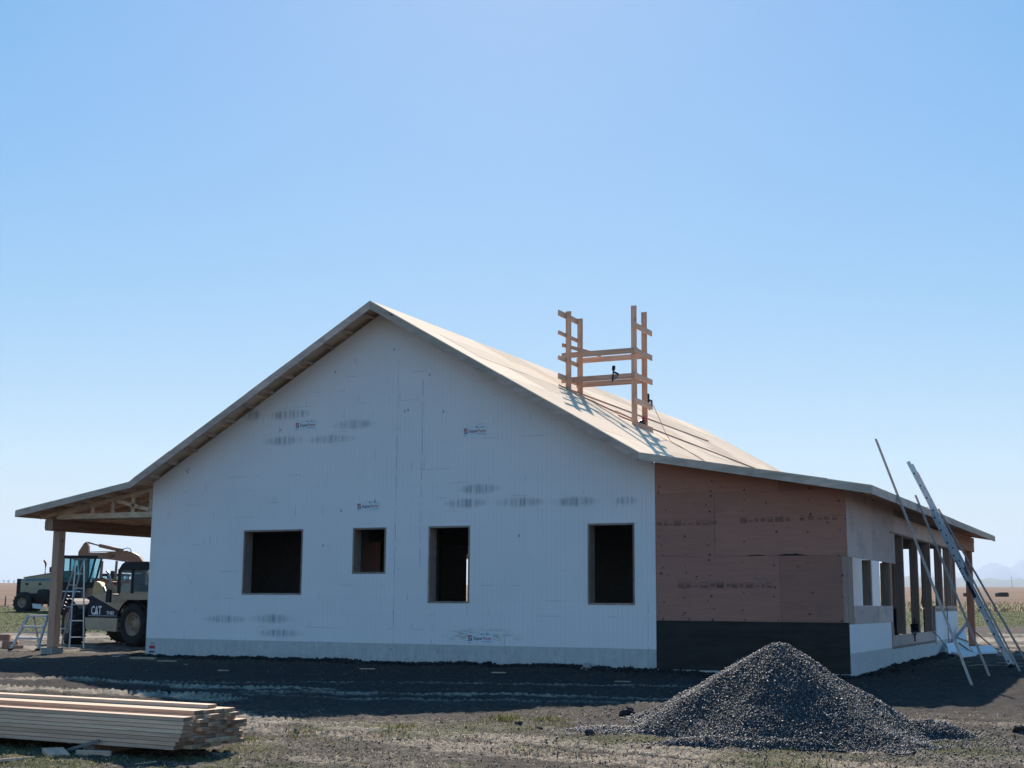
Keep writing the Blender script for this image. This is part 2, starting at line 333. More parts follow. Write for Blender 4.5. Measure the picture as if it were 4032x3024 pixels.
def ground_fields(X, Y):
    d = (X-CX)*Fh[0]+(Y-CY)*Fh[1]; l = (X-CX)*Rh[0]+(Y-CY)*Rh[1]
    z = gz(X, Y); near = np.clip((60-d)/30, 0, 1)*(d > 2)
    n1 = fbm(X, Y, 2.6, 4, 1)-.5; n2 = fbm(X, Y, .5, 3, 5)-.5; n3 = fbm(X, Y, .13, 2, 9)-.5
    dxw = np.maximum(np.maximum(-12.7-X, X-3.9), 0); dw = np.hypot(dxw, np.maximum(-Y, 0)*(Y < 0)+np.maximum(Y-14, 0)*0)
    rough = np.exp(-dw/1.2)
    z = z+near*(n1*.07+n2*(.05+.05*rough)+n3*(.045+.02*rough)+(fbm(X, Y, .05, 2, 14)-.5)*.02*(d < 20))
    # loose soil thrown against the foot of the walls
    z = z+np.where(Y < .3, 1, np.where(X > 3.6, 1, 0))*np.where(X > 0, .012, .05)*np.exp(-dw/.35)*near
    tan = np.zeros_like(X)
    for xs, ys, hw, am in TR:
        yb = np.interp(X, xs, ys)+.10*(fbm(X, X*0+3, 1.5, 2, 3)-.5); off = Y-yb; inx = (X > xs[0]) & (X < xs[-1]); ed = np.clip(np.minimum(X-xs[0], xs[-1]-X)/.8, 0, 1)*inx
        prof = np.clip(1.25-np.abs(off)/hw, 0, 1)*ed
        lug = (np.sin(2*np.pi*(X+np.abs(off)*.9+.05*n1)/.125) > -.15)
        z = z+am*prof*(-.018+.050*lug*near); tan = np.maximum(tan, am*np.clip(prof*1.3, 0, 1)*(np.where(d < 16.5, .22, .55)+np.where(d < 16.5, .78, .45)*lug)*np.clip(.1+1.7*fbm(X, Y, .7, 3, 12), 0, 1.15))
    noi = fbm(X, Y, 1.6, 5, 20); noi2 = fbm(X*.35, Y, .5, 4, 30)
    # dry crusted patches in the open yard
    yard = np.clip((17.8-d)/2, 0, 1)+np.clip((d-30)/6, 0, 1)*np.clip((62-d)/8, 0, 1)
    tan = np.maximum(tan, yard*np.clip((noi2-.47)*3.5, 0, 1)*.52)
    flake = np.clip((fbm(X, Y, .11, 3, 33)-.50)*9, 0, 1)*np.clip((noi-.36)*5, 0, 1); tan = np.maximum(tan, np.clip((17.9-d)/1.5, 0, 1)*flake*.50)
    strip = np.exp(-((d-46.5)/2.2)**2); tan = np.maximum(tan, strip*np.clip((noi2-.36)*6, 0, 1))
    tan = np.maximum(tan, np.clip((d-33)/3, 0, 1)*np.clip((55-d)/3, 0, 1)*np.clip((fbm(X, Y, .6, 4, 37)-.47)*7, 0, 1)*.8)
    e1 = 49+5*(noi-.5)*2+np.clip((l+10)/30, 0, 1)*10; e2 = 92+4*(noi-.5)
    green = np.clip((d-e1)/3, 0, 1)*np.clip((e2-d)/4, 0, 1)
    green = np.maximum(green, np.clip((15.6-d)/1.2, 0, 1)*np.clip((-1.2-l+3*(noi-.5))/1.5, 0, 1)*np.clip((fbm(X, Y, .4, 3, 41)-.38)*5, 0, 1)*.8)
    green = np.maximum(green, np.clip((17.2-d)/1.5, 0, 1)*np.clip((noi-.54)*9, 0, 1)*.7)
    green = green*(1-.9*np.exp(-((d-56)/2.2)**2)*(l < 0)*np.clip((noi2-.3)*5, 0, 1))
    field = np.clip((d-e2)/4, 0, 1)
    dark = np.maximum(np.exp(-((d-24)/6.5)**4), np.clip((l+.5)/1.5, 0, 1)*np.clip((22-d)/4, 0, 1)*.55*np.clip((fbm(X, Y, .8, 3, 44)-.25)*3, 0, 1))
    return z, tan, green, field, dark
def make_ground():
    base = math.degrees(math.atan2(Fh[1], Fh[0]))
    A = np.concatenate([np.arange(-180, -25, 4), np.arange(-25, 25, .075), np.arange(25, 180, 4)])
    D = np.concatenate([[0.0, 3, 6, 9], np.geomspace(11, 50, 330), np.geomspace(50.6, 220, 90)[1:], np.geomspace(225, 12000, 60)])
    th = np.radians(base-A); dd, tt = np.meshgrid(D, th, indexing='ij'); X = CX+dd*np.cos(tt); Y = CY+dd*np.sin(tt)
    z, tan, green, field, dark = ground_fields(X.ravel(), Y.ravel())
    nd, na = X.shape; V = np.stack([X.ravel(), Y.ravel(), z], 1)
    i, j = np.meshgrid(np.arange(nd-1), np.arange(na), indexing='ij'); j2 = (j+1) % na
    Fq = np.stack([i*na+j, i*na+j2, (i+1)*na+j2, (i+1)*na+j], -1).reshape(-1, 4)
    me = bpy.data.meshes.new('ground'); me.vertices.add(len(V)); me.vertices.foreach_set('co', V.astype(np.float32).ravel())
    me.loops.add(Fq.size); me.loops.foreach_set('vertex_index', Fq.ravel().astype(np.int32)); me.polygons.add(len(Fq))
    me.polygons.foreach_set('loop_start', np.arange(0, Fq.size, 4, dtype=np.int32)); me.polygons.foreach_set('use_smooth', np.ones(len(Fq), bool))
    me.update(calc_edges=True)
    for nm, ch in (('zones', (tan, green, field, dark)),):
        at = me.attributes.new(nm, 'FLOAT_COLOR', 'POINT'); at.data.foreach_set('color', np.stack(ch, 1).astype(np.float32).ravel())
    return me
def ground_mat():
    t = NT('yard_soil_and_field'); at = t.n('ShaderNodeAttribute'); at.attribute_name = 'zones'; sp = t.n('ShaderNodeSeparateColor'); t.l(at.outputs['Color'], sp.inputs[0])
    o = t.co.outputs['Object']; f1 = t.noise(o, 9, 6, 0.7); f2 = t.noise(o, 42, 4, 0.75); f3 = t.noise(o, 1.1, 5, 0.6); f4 = t.vor(o, 30)
    soil = t.mix(t.ramp(f1, [(0.36, 0.0), (0.60, 1.0)]), (0.036, 0.031, 0.028), (0.115, 0.096, 0.082))
    soil = t.mix(t.ramp(f2, [(0.55, 0.0), (0.72, 0.8)]), soil, (0.26, 0.22, 0.18))
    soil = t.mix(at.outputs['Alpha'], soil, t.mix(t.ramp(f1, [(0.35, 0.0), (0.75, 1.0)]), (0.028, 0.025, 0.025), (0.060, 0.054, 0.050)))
    soil = t.mix(t.math('MULTIPLY', t.ramp(f4, [(0.10, 1.0), (0.2, 0.0)]), 0.25), soil, (0.30, 0.28, 0.26))
    soil = t.mix(t.ramp(f3, [(0.4, 0.0), (0.75, 0.35)]), soil, (0.045, 0.038, 0.034))
    tanc = t.mix(t.ramp(f2, [(0.3, 0.0), (0.7, 1.0)]), (0.22, 0.185, 0.145), (0.50, 0.43, 0.34))
    c = t.mix(t.math('SUBTRACT', t.math('MULTIPLY', sp.outputs[0], 1.55), t.ramp(t.math('ADD', t.math('MULTIPLY', f2, .6), t.math('MULTIPLY', f1, .4)), [(0.40, 0.75), (0.56, 0.0)]), True), soil, tanc)
    grn = t.mix(t.ramp(f1, [(0.35, 0.0), (0.65, 1.0)]), (0.045, 0.062, 0.024), (0.13, 0.13, 0.062))
    grn = t.mix(t.ramp(t.noise(t.mp((1, 1, 1)), 0.35, 4), [(0.4, 0.0), (0.65, 0.6)]), grn, (0.085, 0.110, 0.038))
    c = t.mix(sp.outputs[1], c, grn)
    fl = t.mix(t.ramp(t.noise(t.mp((0.02, 0.02, 1)), 3, 5), [(0.35, 0.0), (0.65, 1.0)]), (0.130, 0.078, 0.054), (0.20, 0.128, 0.088))
    fl = t.mix(t.ramp(t.noise(t.mp((0.25, 0.25, 1)), 1, 4), [(0.4, 0.0), (0.7, 0.35)]), fl, (0.25, 0.18, 0.12))
    c = t.mix(sp.outputs[2], c, fl)
    t.bump(t.math('ADD', f1, t.math('MULTIPLY', f2, 0.8)), 1.0, 0.045)
    return t.fin(c, 0.95, 0, 0.1)
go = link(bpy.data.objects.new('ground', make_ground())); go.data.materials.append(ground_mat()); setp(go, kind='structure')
go['label'] = 'bare soil building yard running out into grass and a stubble field'

# far hills and mountains: real ridges of terrain many kilometres off
def ridge(name, mat, dist, l0, l1, hf, depth, label):
    n = 220; rows = 7; V = []; Fc = []
    for k in range(n+1):
        l = l0+(l1-l0)*k/n; h = hf(l)
        for r_ in range(rows):
            u = r_/(rows-1); prof = math.sin(u*math.pi)**.8
            x, y = LD(l, dist+(u-.5)*depth+120*math.sin(l*.002+r_)); V.append((x, y, 20+max(0, h)*prof*(1+.05*math.sin(k*1.7+r_*2.1))))
    for k in range(n):
        for r_ in range(rows-1): a = k*rows+r_; Fc.append((a, a+rows, a+rows+1, a+1))
    me = bpy.data.meshes.new(name); me.from_pydata(V, [], Fc); me.materials.append(mat)
    for p_ in me.polygons: p_.use_smooth = True
    o = link(bpy.data.objects.new(name, me)); setp(o, label, None, None, 'structure'); return o
M['hill'] = plain('hill_grassland', (0.10, 0.11, 0.08), 0.95, 0, 0.2, 0.002); M['mtn'] = plain('mountain_rock', (0.10, 0.10, 0.10), 0.95, 0, 0.2, 0.001)
def hh(l):
    e = .0198+.0010*math.sin(l*.0009+1)+.0006*math.sin(l*.0031); e += .0018*max(0, min(1, (l-3300)/900))
    return (e*9000+.9-20+.0*l)*max(0, min(1, (l+300)/900))
ridge('hills', M['hill'], 9000, -600, 9500, hh, 1600, 'low blue foothills along the horizon')
def hm(l):
    q = l/23000*5320+2016   # broad summits
    pts = [(3650, .0215), (3820, .0215), (3868, .0268), (3888, .0292), (3905, .0293), (3930, .0272), (3960, .0262), (3980, .0266), (4005, .0290), (4032, .0318), (4090, .0345), (4170, .0300), (4300, .0330), (4500, .0250), (4700, .0215)]
    return np.interp(q, [a for a, b in pts], [b for a, b in pts])*23000-20+14*math.sin(l*.011)+9*math.sin(l*.027)
ridge('mountains', M['mtn'], 23000, 6800, 11600, hm, 2500, 'pale blue mountain peaks beyond the foothills')
# haze
hz = MB().box(-22000, 22000, -6000, 33000, -3, 900).build('haze', M['white']); hz.data.materials.clear()
hm_ = bpy.data.materials.new('haze_air'); hm_.use_nodes = True; hn = hm_.node_tree; hn.nodes.remove(hn.nodes['Principled BSDF'])
pv = hn.nodes.new('ShaderNodeVolumePrincipled'); pv.inputs['Color'].default_value = (0.66, 0.80, 1.0, 1); pv.inputs['Density'].default_value = 0.00007; pv.inputs['Anisotropy'].default_value = 0.1
hn.links.new(pv.outputs[0], hn.nodes['Material Output'].inputs['Volume']); hz.data.materials.append(hm_); setp(hz, 'thin blue haze over the whole plain', None, None, 'stuff')

# ------------------------------------------------------------------ the house
house = thing('house', 'large unfinished white foam block house with bare board roof and red plywood lean-to', 'house')
def empty(name, parent):
    o = bpy.data.objects.new(name, None); o.empty_display_size = .1; return link(o, parent)
def clip(poly, inside, inter):
    out = []
    for i in range(len(poly)):
        a = poly[i]; b = poly[(i+1) % len(poly)]; ia, ib = inside(a), inside(b)
        if ia: out.append(a)
        if ia != ib: out.append(inter(a, b))
    return out
def clip_line(poly, nx, nz, c):   # keep nx*x+nz*z <= c
    f = lambda q: nx*q[0]+nz*q[1]-c
    def inter(a, b):
        t = f(a)/(f(a)-f(b)); return (a[0]+(b[0]-a[0])*t, a[1]+(b[1]-a[1])*t)
    return clip(poly, lambda q: f(q) <= 1e-9, inter)
SL = (ZRG-ZKR)/(XKR-XR_)
def gable_clip(poly, drop=.12):
    poly = clip_line(poly, SL, 1, ZRG-drop+SL*XR_)
    if len(poly) > 2: poly = clip_line(poly, -SL, 1, ZRG-drop-SL*XR_)
    return poly
WIN = [(-9.815, -8.215, 1.003, 2.444), (-6.922, -6.086, 1.462, 2.447), (-5.047, -4.066, .851, 2.451), (-1.425, -.433, .838, 2.444)]
def cut_rect(r, wins):
    out = [r]
    for a, b, c, d in wins:
        nx = []
        for x0, x1, z0, z1 in out:
            if x1 <= a or x0 >= b or z1 <= c or z0 >= d: nx.append((x0, x1, z0, z1)); continue
            if x0 < a: nx.append((x0, a, z0, z1))
            if x1 > b: nx.append((b, x1, z0, z1))
            xa, xb = max(x0, a), min(x1, b)
            if z0 < c: nx.append((xa, xb, z0, c))
            if z1 > d: nx.append((xa, xb, d, z1))
        out = [q for q in nx if q[1]-q[0] > .004 and q[3]-q[2] > .004]
    return out
XW = -12.48
gable = MB()

xs = sorted({XW+.005, -.005, *[q[0] for q in WIN], *[q[1] for q in WIN]})
for a, b in zip(xs[:-1], xs[1:]):
    wn = [q for q in WIN if q[0] <= a+1e-6 and q[1] >= b-1e-6]
    spans = [(-1.0, 7.4)] if not wn else [(-1.0, wn[0][2]), (wn[0][3], 7.4)]
    for z0, z1 in spans:
        pl = gable_clip([(a, z0), (b, z0), (b, z1), (a, z1)])
        if len(pl) > 2: gable.prism(pl, .067, .215)
gwall = gable.build('gable_wall', M['concrete'], house)
GAP = .0009; full = {}
for k in range(-3, 24):
    z0, z1 = k*.3048, (k+1)*.3048; st = [.0, .62, .21, .83][k % 4]-1.22
    x = XW+st
    while x < 0:
        a, b = max(x, XW), min(x+1.22, 0.0); x += 1.22
        if b-a < .02: continue
        rects = cut_rect((a+GAP, b-GAP, z0+GAP*.6, z1-GAP*.6), WIN); py = -.0010+random.random()*.0012
        for q in rects:
            pl = [(q[0], q[2]), (q[1], q[2]), (q[1], q[3]), (q[0], q[3])]; pl = gable_clip(pl)
            if len(pl) > 2 and max(p_[1] for p_ in pl)-min(p_[1] for p_ in pl) > .01: MB().prism(pl, py, .066).build('foam_block', M['foam'], gwall)
# rubbed print labels on the blocks
def text_mesh(txt, size, extr=.0006, bold=True):
    cu = bpy.data.curves.new('t', 'FONT'); cu.body = txt; cu.size = size; cu.extrude = extr; cu.offset = size*.018 if bold else 0; cu.resolution_u = 2
    o = bpy.data.objects.new('t', cu); COL.objects.link(o); dg = bpy.context.evaluated_depsgraph_get(); me = bpy.data.meshes.new_from_object(o.evaluated_get(dg))
    bpy.data.objects.remove(o); return me
def place_text(me, parent, name, mat, origin, xd, yd, nd, width=None):
    co = np.empty(len(me.vertices)*3, np.float32); me.vertices.foreach_get('co', co); co = co.reshape(-1, 3)
    s = 1.0 if width is None else width/(co[:, 0].max()-co[:, 0].min()); co = co.copy(); co[:, 0] = (co[:, 0]-co[:, 0].min())*s
    P = np.array(origin)+co[:, :1]*np.array(xd)+co[:, 1:2]*np.array(yd)+co[:, 2:3]*np.array(nd)
    me = me.copy(); me.vertices.foreach_set('co', P.astype(np.float32).ravel()); me.materials.clear(); me.materials.append(mat); me.update()
    return link(bpy.data.objects.new(name, me), parent)
TS, TF = text_mesh('Super', .12), text_mesh('Form', .12); TI = text_mesh('Insulating Concrete Forms', .03, bold=False)
def logo(x, z, wd, faded=False):
    e = empty('printed_label', house); y = -.004; s = wd/.54
    MB().box(x-.01*s, x+.55*s, y+.0005, y+.002, z-.015*s, z+.20*s).build('label_ground', M['foam_plain'], e)
    X = (1, 0, 0); Z = (0, 0, 1); N = (0, -1, 0)
    place_text(TS, e, 'word_super', M['ink'], (x+.115*s, y, z+.065*s), X, tuple(q*s*.72 for q in Z), N, .21*s)
    place_text(TF, e, 'word_form', M['red'], (x+.335*s, y, z+.065*s), X, tuple(q*s*.72 for q in Z), N, .165*s)
    b = MB(); u = .085*s; h = .105*s; q = z+.045*s; t_ = .021*s
    b.box(x, x+u, y-.001, y, q+h-t_, q+h); b.box(x, x+t_, y-.001, y, q+h*.42, q+h-t_); b.box(x+t_*1.6, x+u-t_*.6, y-.001, y, q+h*.60, q+h*.60+t_*.8)
    b.build('logo_mark', M['red'], e)
    b = MB(); b.box(x, x+u, y-.001, y, q, q+t_); b.box(x+u-t_, x+u, y-.001, y, q+t_, q+h*.56); b.box(x+t_*.4, x+u-t_*1.6, y-.001, y, q+h*.34, q+h*.34+t_*.8); b.build('logo_mark', M['ink'], e)
    b = MB()
    for i in range(12): b.box(x+(.30+.0165*i)*s, x+(.30+.0165*i+.012)*s, y-.001, y, z+.025*s, z+.038*s)
    for px in (.28, .40): b.box(x+px*s, x+(px+.032)*s, y-.001, y, z+.155*s, z+.19*s); b.box(x+(px+.04)*s, x+(px+.09)*s, y-.001, y, z+.165*s, z+.175*s)
    b.box(x, x+.06*s, y-.001, y, z+.005*s, z+.016*s)
    b.build('small_print', M['greyprint'] if not faded else M['ink'], e)
for lx, lz, wd in [(-8.50, 4.672, .55), (-4.235, 4.335, .55), (-6.825, 2.815, .56), (-4.08, .048, .56)]: logo(lx, lz, wd)
for qx, qz in [(-8.95, 4.66), (-7.28, 2.80)]:    # small printed marks beside two of the labels
    b = MB()
    for i in range(3):
        for j in range(3):
            if (i*3+j) % 4 != 1: b.box(qx+i*.024, qx+i*.024+.018, -.0035, -.0025, qz+j*.022, qz+j*.022+.016)
    b.build('printed_mark', M['greyprint'], gwall)
e = empty('corner_label', house)
MB().box(-12.36, -12.20, -.004, -.0025, -.235, -.165).build('red_panel', M['red'], e)
b = MB(); b.box(-12.365, -12.345, -.005, -.0042, -.235, -.165); b.box(-12.37, -12.21, -.004, -.0025, -.325, -.29)
for i in range(8):
    a = math.pi*(.1+.8*i/7); b.box(-12.28+.06*math.cos(a)-.012, -12.28+.06*math.cos(a)+.012, -.004, -.0025, -.145+.035*math.sin(a), -.145+.035*math.sin(a)+.014)
b.build('dark_print', M['ink'], e)
# short dark scratches, open joints and knocks in the foam
b = MB(); rr = random.Random(3)
for i in range(150):
    k = rr.randint(-1, 20); x = rr.uniform(-12.2, -.2); z = k*.3048
    if z > zr(x)-.3 or any(q[0]-.1 < x < q[1]+.1 and q[2]-.05 < z < q[3]+.05 for q in WIN): continue
    if rr.random() < .6: L = rr.uniform(.06, .5); b.box(x, x+L, -.003, -.0018, z-.0022, z+.0022)
    else: L = rr.uniform(.05, .22); b.box(x, x+.005, -.003, -.0018, z, z+L)
for x, z0, z1 in [(-5.86, -.3, 6.1), (-5.24, 1.6, 5.7), (-11.35, 2.5, 2.75), (-.16, -.35, .9)]:
    z = z0
    while z < z1: L = rr.uniform(.1, .5); b.box(x+rr.uniform(-.004, .004), x+.005, -.003, -.0018, z, min(z1, z+L)); z += L+rr.uniform(0, .12)
for x, z in [(-11.53, 3.83), (-11.50, 3.79), (-11.47, 3.87), (-5.70, 4.92), (-5.62, 4.94), (-4.75, 4.86), (-6.0, 6.3), (-7.5, 5.9), (-5.1, 5.68), (-3.6, 5.63), (-6.4, 3.0), (-7.7, 2.05), (-5.93, -.15), (-2.95, 2.2)]:
    b.box(x, x+.03, -.0035, -.0018, z, z+.05)
bo = b.build('joint_scratches', M['greyprint'], gwall); bo['kind'] = 'stuff'
# window openings with their timber bucks
for (x0, x1, z0, z1) in WIN:
    wd = empty('window', house); T = .038; f, bk = -.006, .285
    MB().box(x0, x1, f, bk, z1-T, z1).build('header', M['buck'], wd); MB().box(x0, x1, f, bk, z0, z0+T).build('sill', M['buck'], wd)
    MB().box(x0, x0+T, f, bk, z0+T, z1-T).build('jamb', M['buck'], wd); MB().box(x1-T, x1, f, bk, z0+T, z1-T).build('jamb', M['buck'], wd)
# the inner shell
MB().box(XW, XW+.28, .29, 15.6, -.9, 3.55).box(XW, XW+.28, 17.1, 23.0, -.9, 3.55).box(XW, XW+.28, 15.6, 17.1, -.9, .05).box(XW, XW+.28, 15.6, 17.1, 2.45, 3.55).build('left_wall', M['foam_plain'], house)
MB().box(-.28, -.001, .29, 23.4, -.9, 3.62).build('inside_wall', M['foam_plain'], house)
MB().box(XW+.28, -.28, 22.8, 23.05, -.9, 3.5).build('back_wall', M['foam_plain'], house)
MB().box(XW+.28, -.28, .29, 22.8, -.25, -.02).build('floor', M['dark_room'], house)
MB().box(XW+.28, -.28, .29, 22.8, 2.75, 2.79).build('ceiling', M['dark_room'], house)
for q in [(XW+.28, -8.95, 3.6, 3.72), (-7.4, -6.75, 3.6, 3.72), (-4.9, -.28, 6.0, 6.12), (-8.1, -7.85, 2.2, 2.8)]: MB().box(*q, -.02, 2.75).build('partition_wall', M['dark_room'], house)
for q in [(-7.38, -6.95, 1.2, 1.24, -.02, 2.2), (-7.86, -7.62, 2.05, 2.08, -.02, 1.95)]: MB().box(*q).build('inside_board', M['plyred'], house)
# red plywood lean-to, front wall (y = 0 .. -)
sheets = [(.0, 1.20, 1.775, 2.985), (1.203, 3.70, 1.775, 2.985), (0, 2.44, .553, 1.772), (2.443, 3.70, .553, 1.772), (0, 2.45, 2.988, 3.75), (2.453, 3.70, 2.988, 3.55)]
fw = empty('plywood_wall', house)
for i, (x0, x1, z0, z1) in enumerate(sheets):
    pl = [(x0+.002, z0), (x1, z0), (x1, z1), (x0+.002, z1)]
    pl = clip_line(pl, .1733, 1, ZKR-.05+.1733*XKR)
    MB().prism(pl, .004-.002*(i % 2)-.003*(i == 0), .024).build('plywood_sheet', M['plyred'], fw)
for x0, x1 in [(.002, 2.47), (2.473, 3.70)]: MB().box(x0, x1, .0, .024, -.366, .55).build('black_sheet', M['black'], fw)
MB().box(.0, 3.7, .006, .09, -1.0, -.368).build('foam_footing', M['foam'], fw)
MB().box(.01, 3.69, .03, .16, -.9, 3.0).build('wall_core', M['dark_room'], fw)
# ink stamps and knots on the sheets
b = MB(); rr = random.Random(5)
for sx, sz, n_ in [(.03, 2.37, 9), (1.70, 2.40, 7), (2.85, 2.42, 5), (.45, 1.18, 6), (1.22, 1.18, 9), (2.45, 3.13, 4)]:
    x = sx
    for i in range(n_):
        wdt = rr.uniform(.07, .15); y0 = -.0035
        if rr.random() < .55:
            for a, c in ((0, .006), (.09, .096)): b.box(x, x+wdt, y0, y0+.001, sz+a, sz+c)
            b.box(x, x+.005, y0, y0+.001, sz+.006, sz+.09); b.box(x+wdt-.005, x+wdt, y0, y0+.001, sz+.006, sz+.09)
        for j in range(rr.randint(2, 4)):
            q = x+.012
            while q < x+wdt-.02: L = rr.uniform(.012, .035); b.box(q, min(q+L, x+wdt-.01), y0, y0+.001, sz+.015+j*.018, sz+.024+j*.018); q += L+.008
        x += wdt+rr.uniform(.01, .05)
sto = b.build('grade_stamps', M['inkfaint'], fw); sto['kind'] = 'stuff'
b = MB()
for row, (zc0, zc1) in enumerate([(.58, 1.74), (1.80, 2.95), (3.02, 3.3)]):
    for X_ in (.12, .62, 1.12, 1.78, 2.38, 3.0, 3.58):
        z = zc0
        while z < zc1:
            x = X_+rr.uniform(-.05, .05); s = rr.uniform(.010, .024)
            if rr.random() < .55: b.lathe((x, -.0036, z), (0, 1, 0), [(0, 0), (0, s), (.0012, s)], 8)
            z += rr.uniform(.1, .3)
kn = b.build('filled_knots', M['inkfaint'], fw); kn['kind'] = 'stuff'
b = MB()
for x0, x1, hgt in [(1.78, 2.22, .03), (2.35, 3.02, .05)]:
    pts = [(x0, 1.776)]
    for i in range(11): pts.append((x0+(x1-x0)*i/10, 1.778+hgt*math.sin(i/10*math.pi)**2*rr.uniform(.5, 1)))
    pts.append((x1, 1.776)); b.prism(pts, -.0026, -.0015)
b.build('torn_paper', M['black'], fw)
# side wall of the lean-to (x = 3.7)
B0 = 3.707; sw = empty('side_wall', house)
def ztop(x): return zr(x)-.06
for y0, y1, z0, z1 in [(0.03, 2.41, 1.752, 3.02), (2.413, 4.965, 1.752, 3.02), (.44, 2.87, .522, .856), (2.873, 4.43, .522, .856)]:
    MB().box(B0-.018, B0+.004*(y0 > 2.5), y0, y1, z0, z1).build('plywood_sheet', M['plytan'], sw)
MB().box(B0-.10, B0-.002, .0, .40, .522, 1.75).build('corner_post', M['frameZ'], sw)
MB().box(B0-.02, B0-.004, .41, .44, .522, 1.75).build('corner_trim', M['frameZ'], sw)
MB().box(B0-.09, B0, .003, 4.22, -1.0, .520).build('foam_footing', M['foam'], sw)
MB().box(B0-.09, B0-.002, 4.22, 10.45, -1.0, -.04).build('foam_footing', M['foam'], sw)
MB().box(B0-.09, B0, 10.47, 14.55, -1.0, .718).build('foam_footing', M['foam'], sw)
MB().box(B0-.20, B0+.003, 4.25, 4.39, -.032, 1.748).build('jamb', M['frameZ'], sw)
MB().box(B0-.20, B0+.003, 10.30, 10.44, -.10, .80).build('jamb', M['frameZ'], sw)
for y0, y1 in [(4.39, 6.9), (6.905, 8.6), (8.605, 10.30)]: MB().box(B0-.02, B0-.001, y0, y1, .02, .242).build('sill_panel', M['plytan'], sw)
MB().box(B0-.22, B0+.002, 4.39, 10.3, .0, .018).build('sill_plate', M['frameZ'], sw); MB().box(B0-.22, B0+.003, 4.39, 10.3, -.038, -.003).build('sill_plate', M['buck'], sw)
MB().box(B0-.20, B0+.004, 10.44, 14.55, .722, .79).build('cap_plate', M['frameZ'], sw); MB().box(B0-.22, B0+.002, 10.44, 14.55, .793, .86).build('cap_plate', M['woodY'], sw)
for y in (4.42, 5.94, 7.92, 9.88, 11.82, 13.44, 13.75, 14.40):
    z0 = .242 if y < 10.2 else .86
    wdt = .115 if y not in (4.42, 14.40) else .08
    MB().box(B0-.185, B0-.002, y, y+wdt, z0, 2.42).build('stud', M['frameZ'], sw)
for y in (2.24, 4.23): MB().box(B0-.185, B0-.019, y, y+.115, .862, 1.75).build('stud', M['frameZ'], sw)
MB().box(B0-.185, B0-.02, .44, 4.35, .80, .856).build('opening_sill', M['frameZ'], sw)
MB().box(B0-.018, B0, 4.968, 9.7, 2.43, 2.74).build('header_sheet', M['plytan'], sw); MB().box(B0-.018, B0+.003, 9.703, 14.6, 2.43, 2.74).build('header_sheet', M['plytan'], sw)
MB().box(B0-.19, B0+.005, 4.39, 14.6, 2.392, 2.428).build('bottom_plate', M['frameZ'], sw)
MB().box(B0-.19, B0+.004, 4.968, 14.6, 2.743, 2.79).build('top_plate', M['woodY'], sw)
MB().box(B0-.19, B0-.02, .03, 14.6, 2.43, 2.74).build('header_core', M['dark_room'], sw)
MB().box(.02, B0-.2, .1, 14.5, -.06, -.01).build('lean_to_floor', M['plytan'], sw)
bw = empty('rear_wall', house)
MB().box(.02, 2.10, 14.42, 14.58, -.05, .765).build('half_wall', M['navy'], bw); MB().box(2.80, B0-.22, 14.42, 14.58, -.05, .765).build('half_wall', M['blackp'], bw)  # shade on these half walls is put into near-black colours
MB().box(.02, 2.10, 14.40, 14.60, .768, .80).build('cap_plate', M['frameZ'], bw)
MB().box(.02, B0-.22, 14.42, 14.58, 2.44, 3.05).build('header', M['dark_room'], bw)
for x in (1.98, 2.78, .05): MB().box(x, x+.08, 14.42, 14.58, .80, 2.44).build('stud', M['frameZ'], bw)


# right porch beam and post beyond the lean-to
MB().box(3.50, B0+.02, 14.55, 18.82, 2.49, 2.775).build('porch_beam', M['cedarY'], house)
pp = MB().box(3.50, 3.70, 18.28, 18.48, -.42, 2.485).build('porch_post', M['cedarZ'], house)
MB().box(3.42, 3.78, 18.2, 18.56, -.62, -.42).build('post_footing', M['black'], house)
# roof: sheets laid in rows on every slope
roof = empty('roof', house)
segs = [(XL, ZL, XKL, ZKL, YFAR), (XR_, ZRG, XKL, ZKL, YFAR), (XR_, ZRG, XKR, ZKR, YFAR), (XKR, ZKR, XE, ZE, YFARR)]
for (xa, za, xb, zb, yf) in segs:
    L = math.hypot(xb-xa, zb-za); ux, uz = (xb-xa)/L, (zb-za)/L; nx, nz = (-uz, ux) if ux > 0 else (uz, -ux)
    rows = int(math.ceil(L/1.22)); sgn = 1
    for r_ in range(rows):
        s0, s1 = r_*1.22+.005, min((r_+1)*1.22, L)-.005
        if s1-s0 < .03: continue
        y = -OH-(1.22 if r_ % 2 else 0)
        while y < yf:
            y0, y1 = max(y, -OH)+.002, min(y+2.44, yf)-.002; y += 2.44
            if y1-y0 < .05: continue
            T = .016; lift = random.random()*.008
            q = [(xa+ux*s0, za+uz*s0), (xa+ux*s1, za+uz*s1)]
            pl = [(q[0][0]+nx*lift, q[0][1]+nz*lift), (q[1][0]+nx*lift, q[1][1]+nz*lift), (q[1][0]-nx*T, q[1][1]-nz*T), (q[0][0]-nx*T, q[0][1]-nz*T)]
            MB().prism(pl, y0, y1).build('roof_sheet', M['osb'], roof)
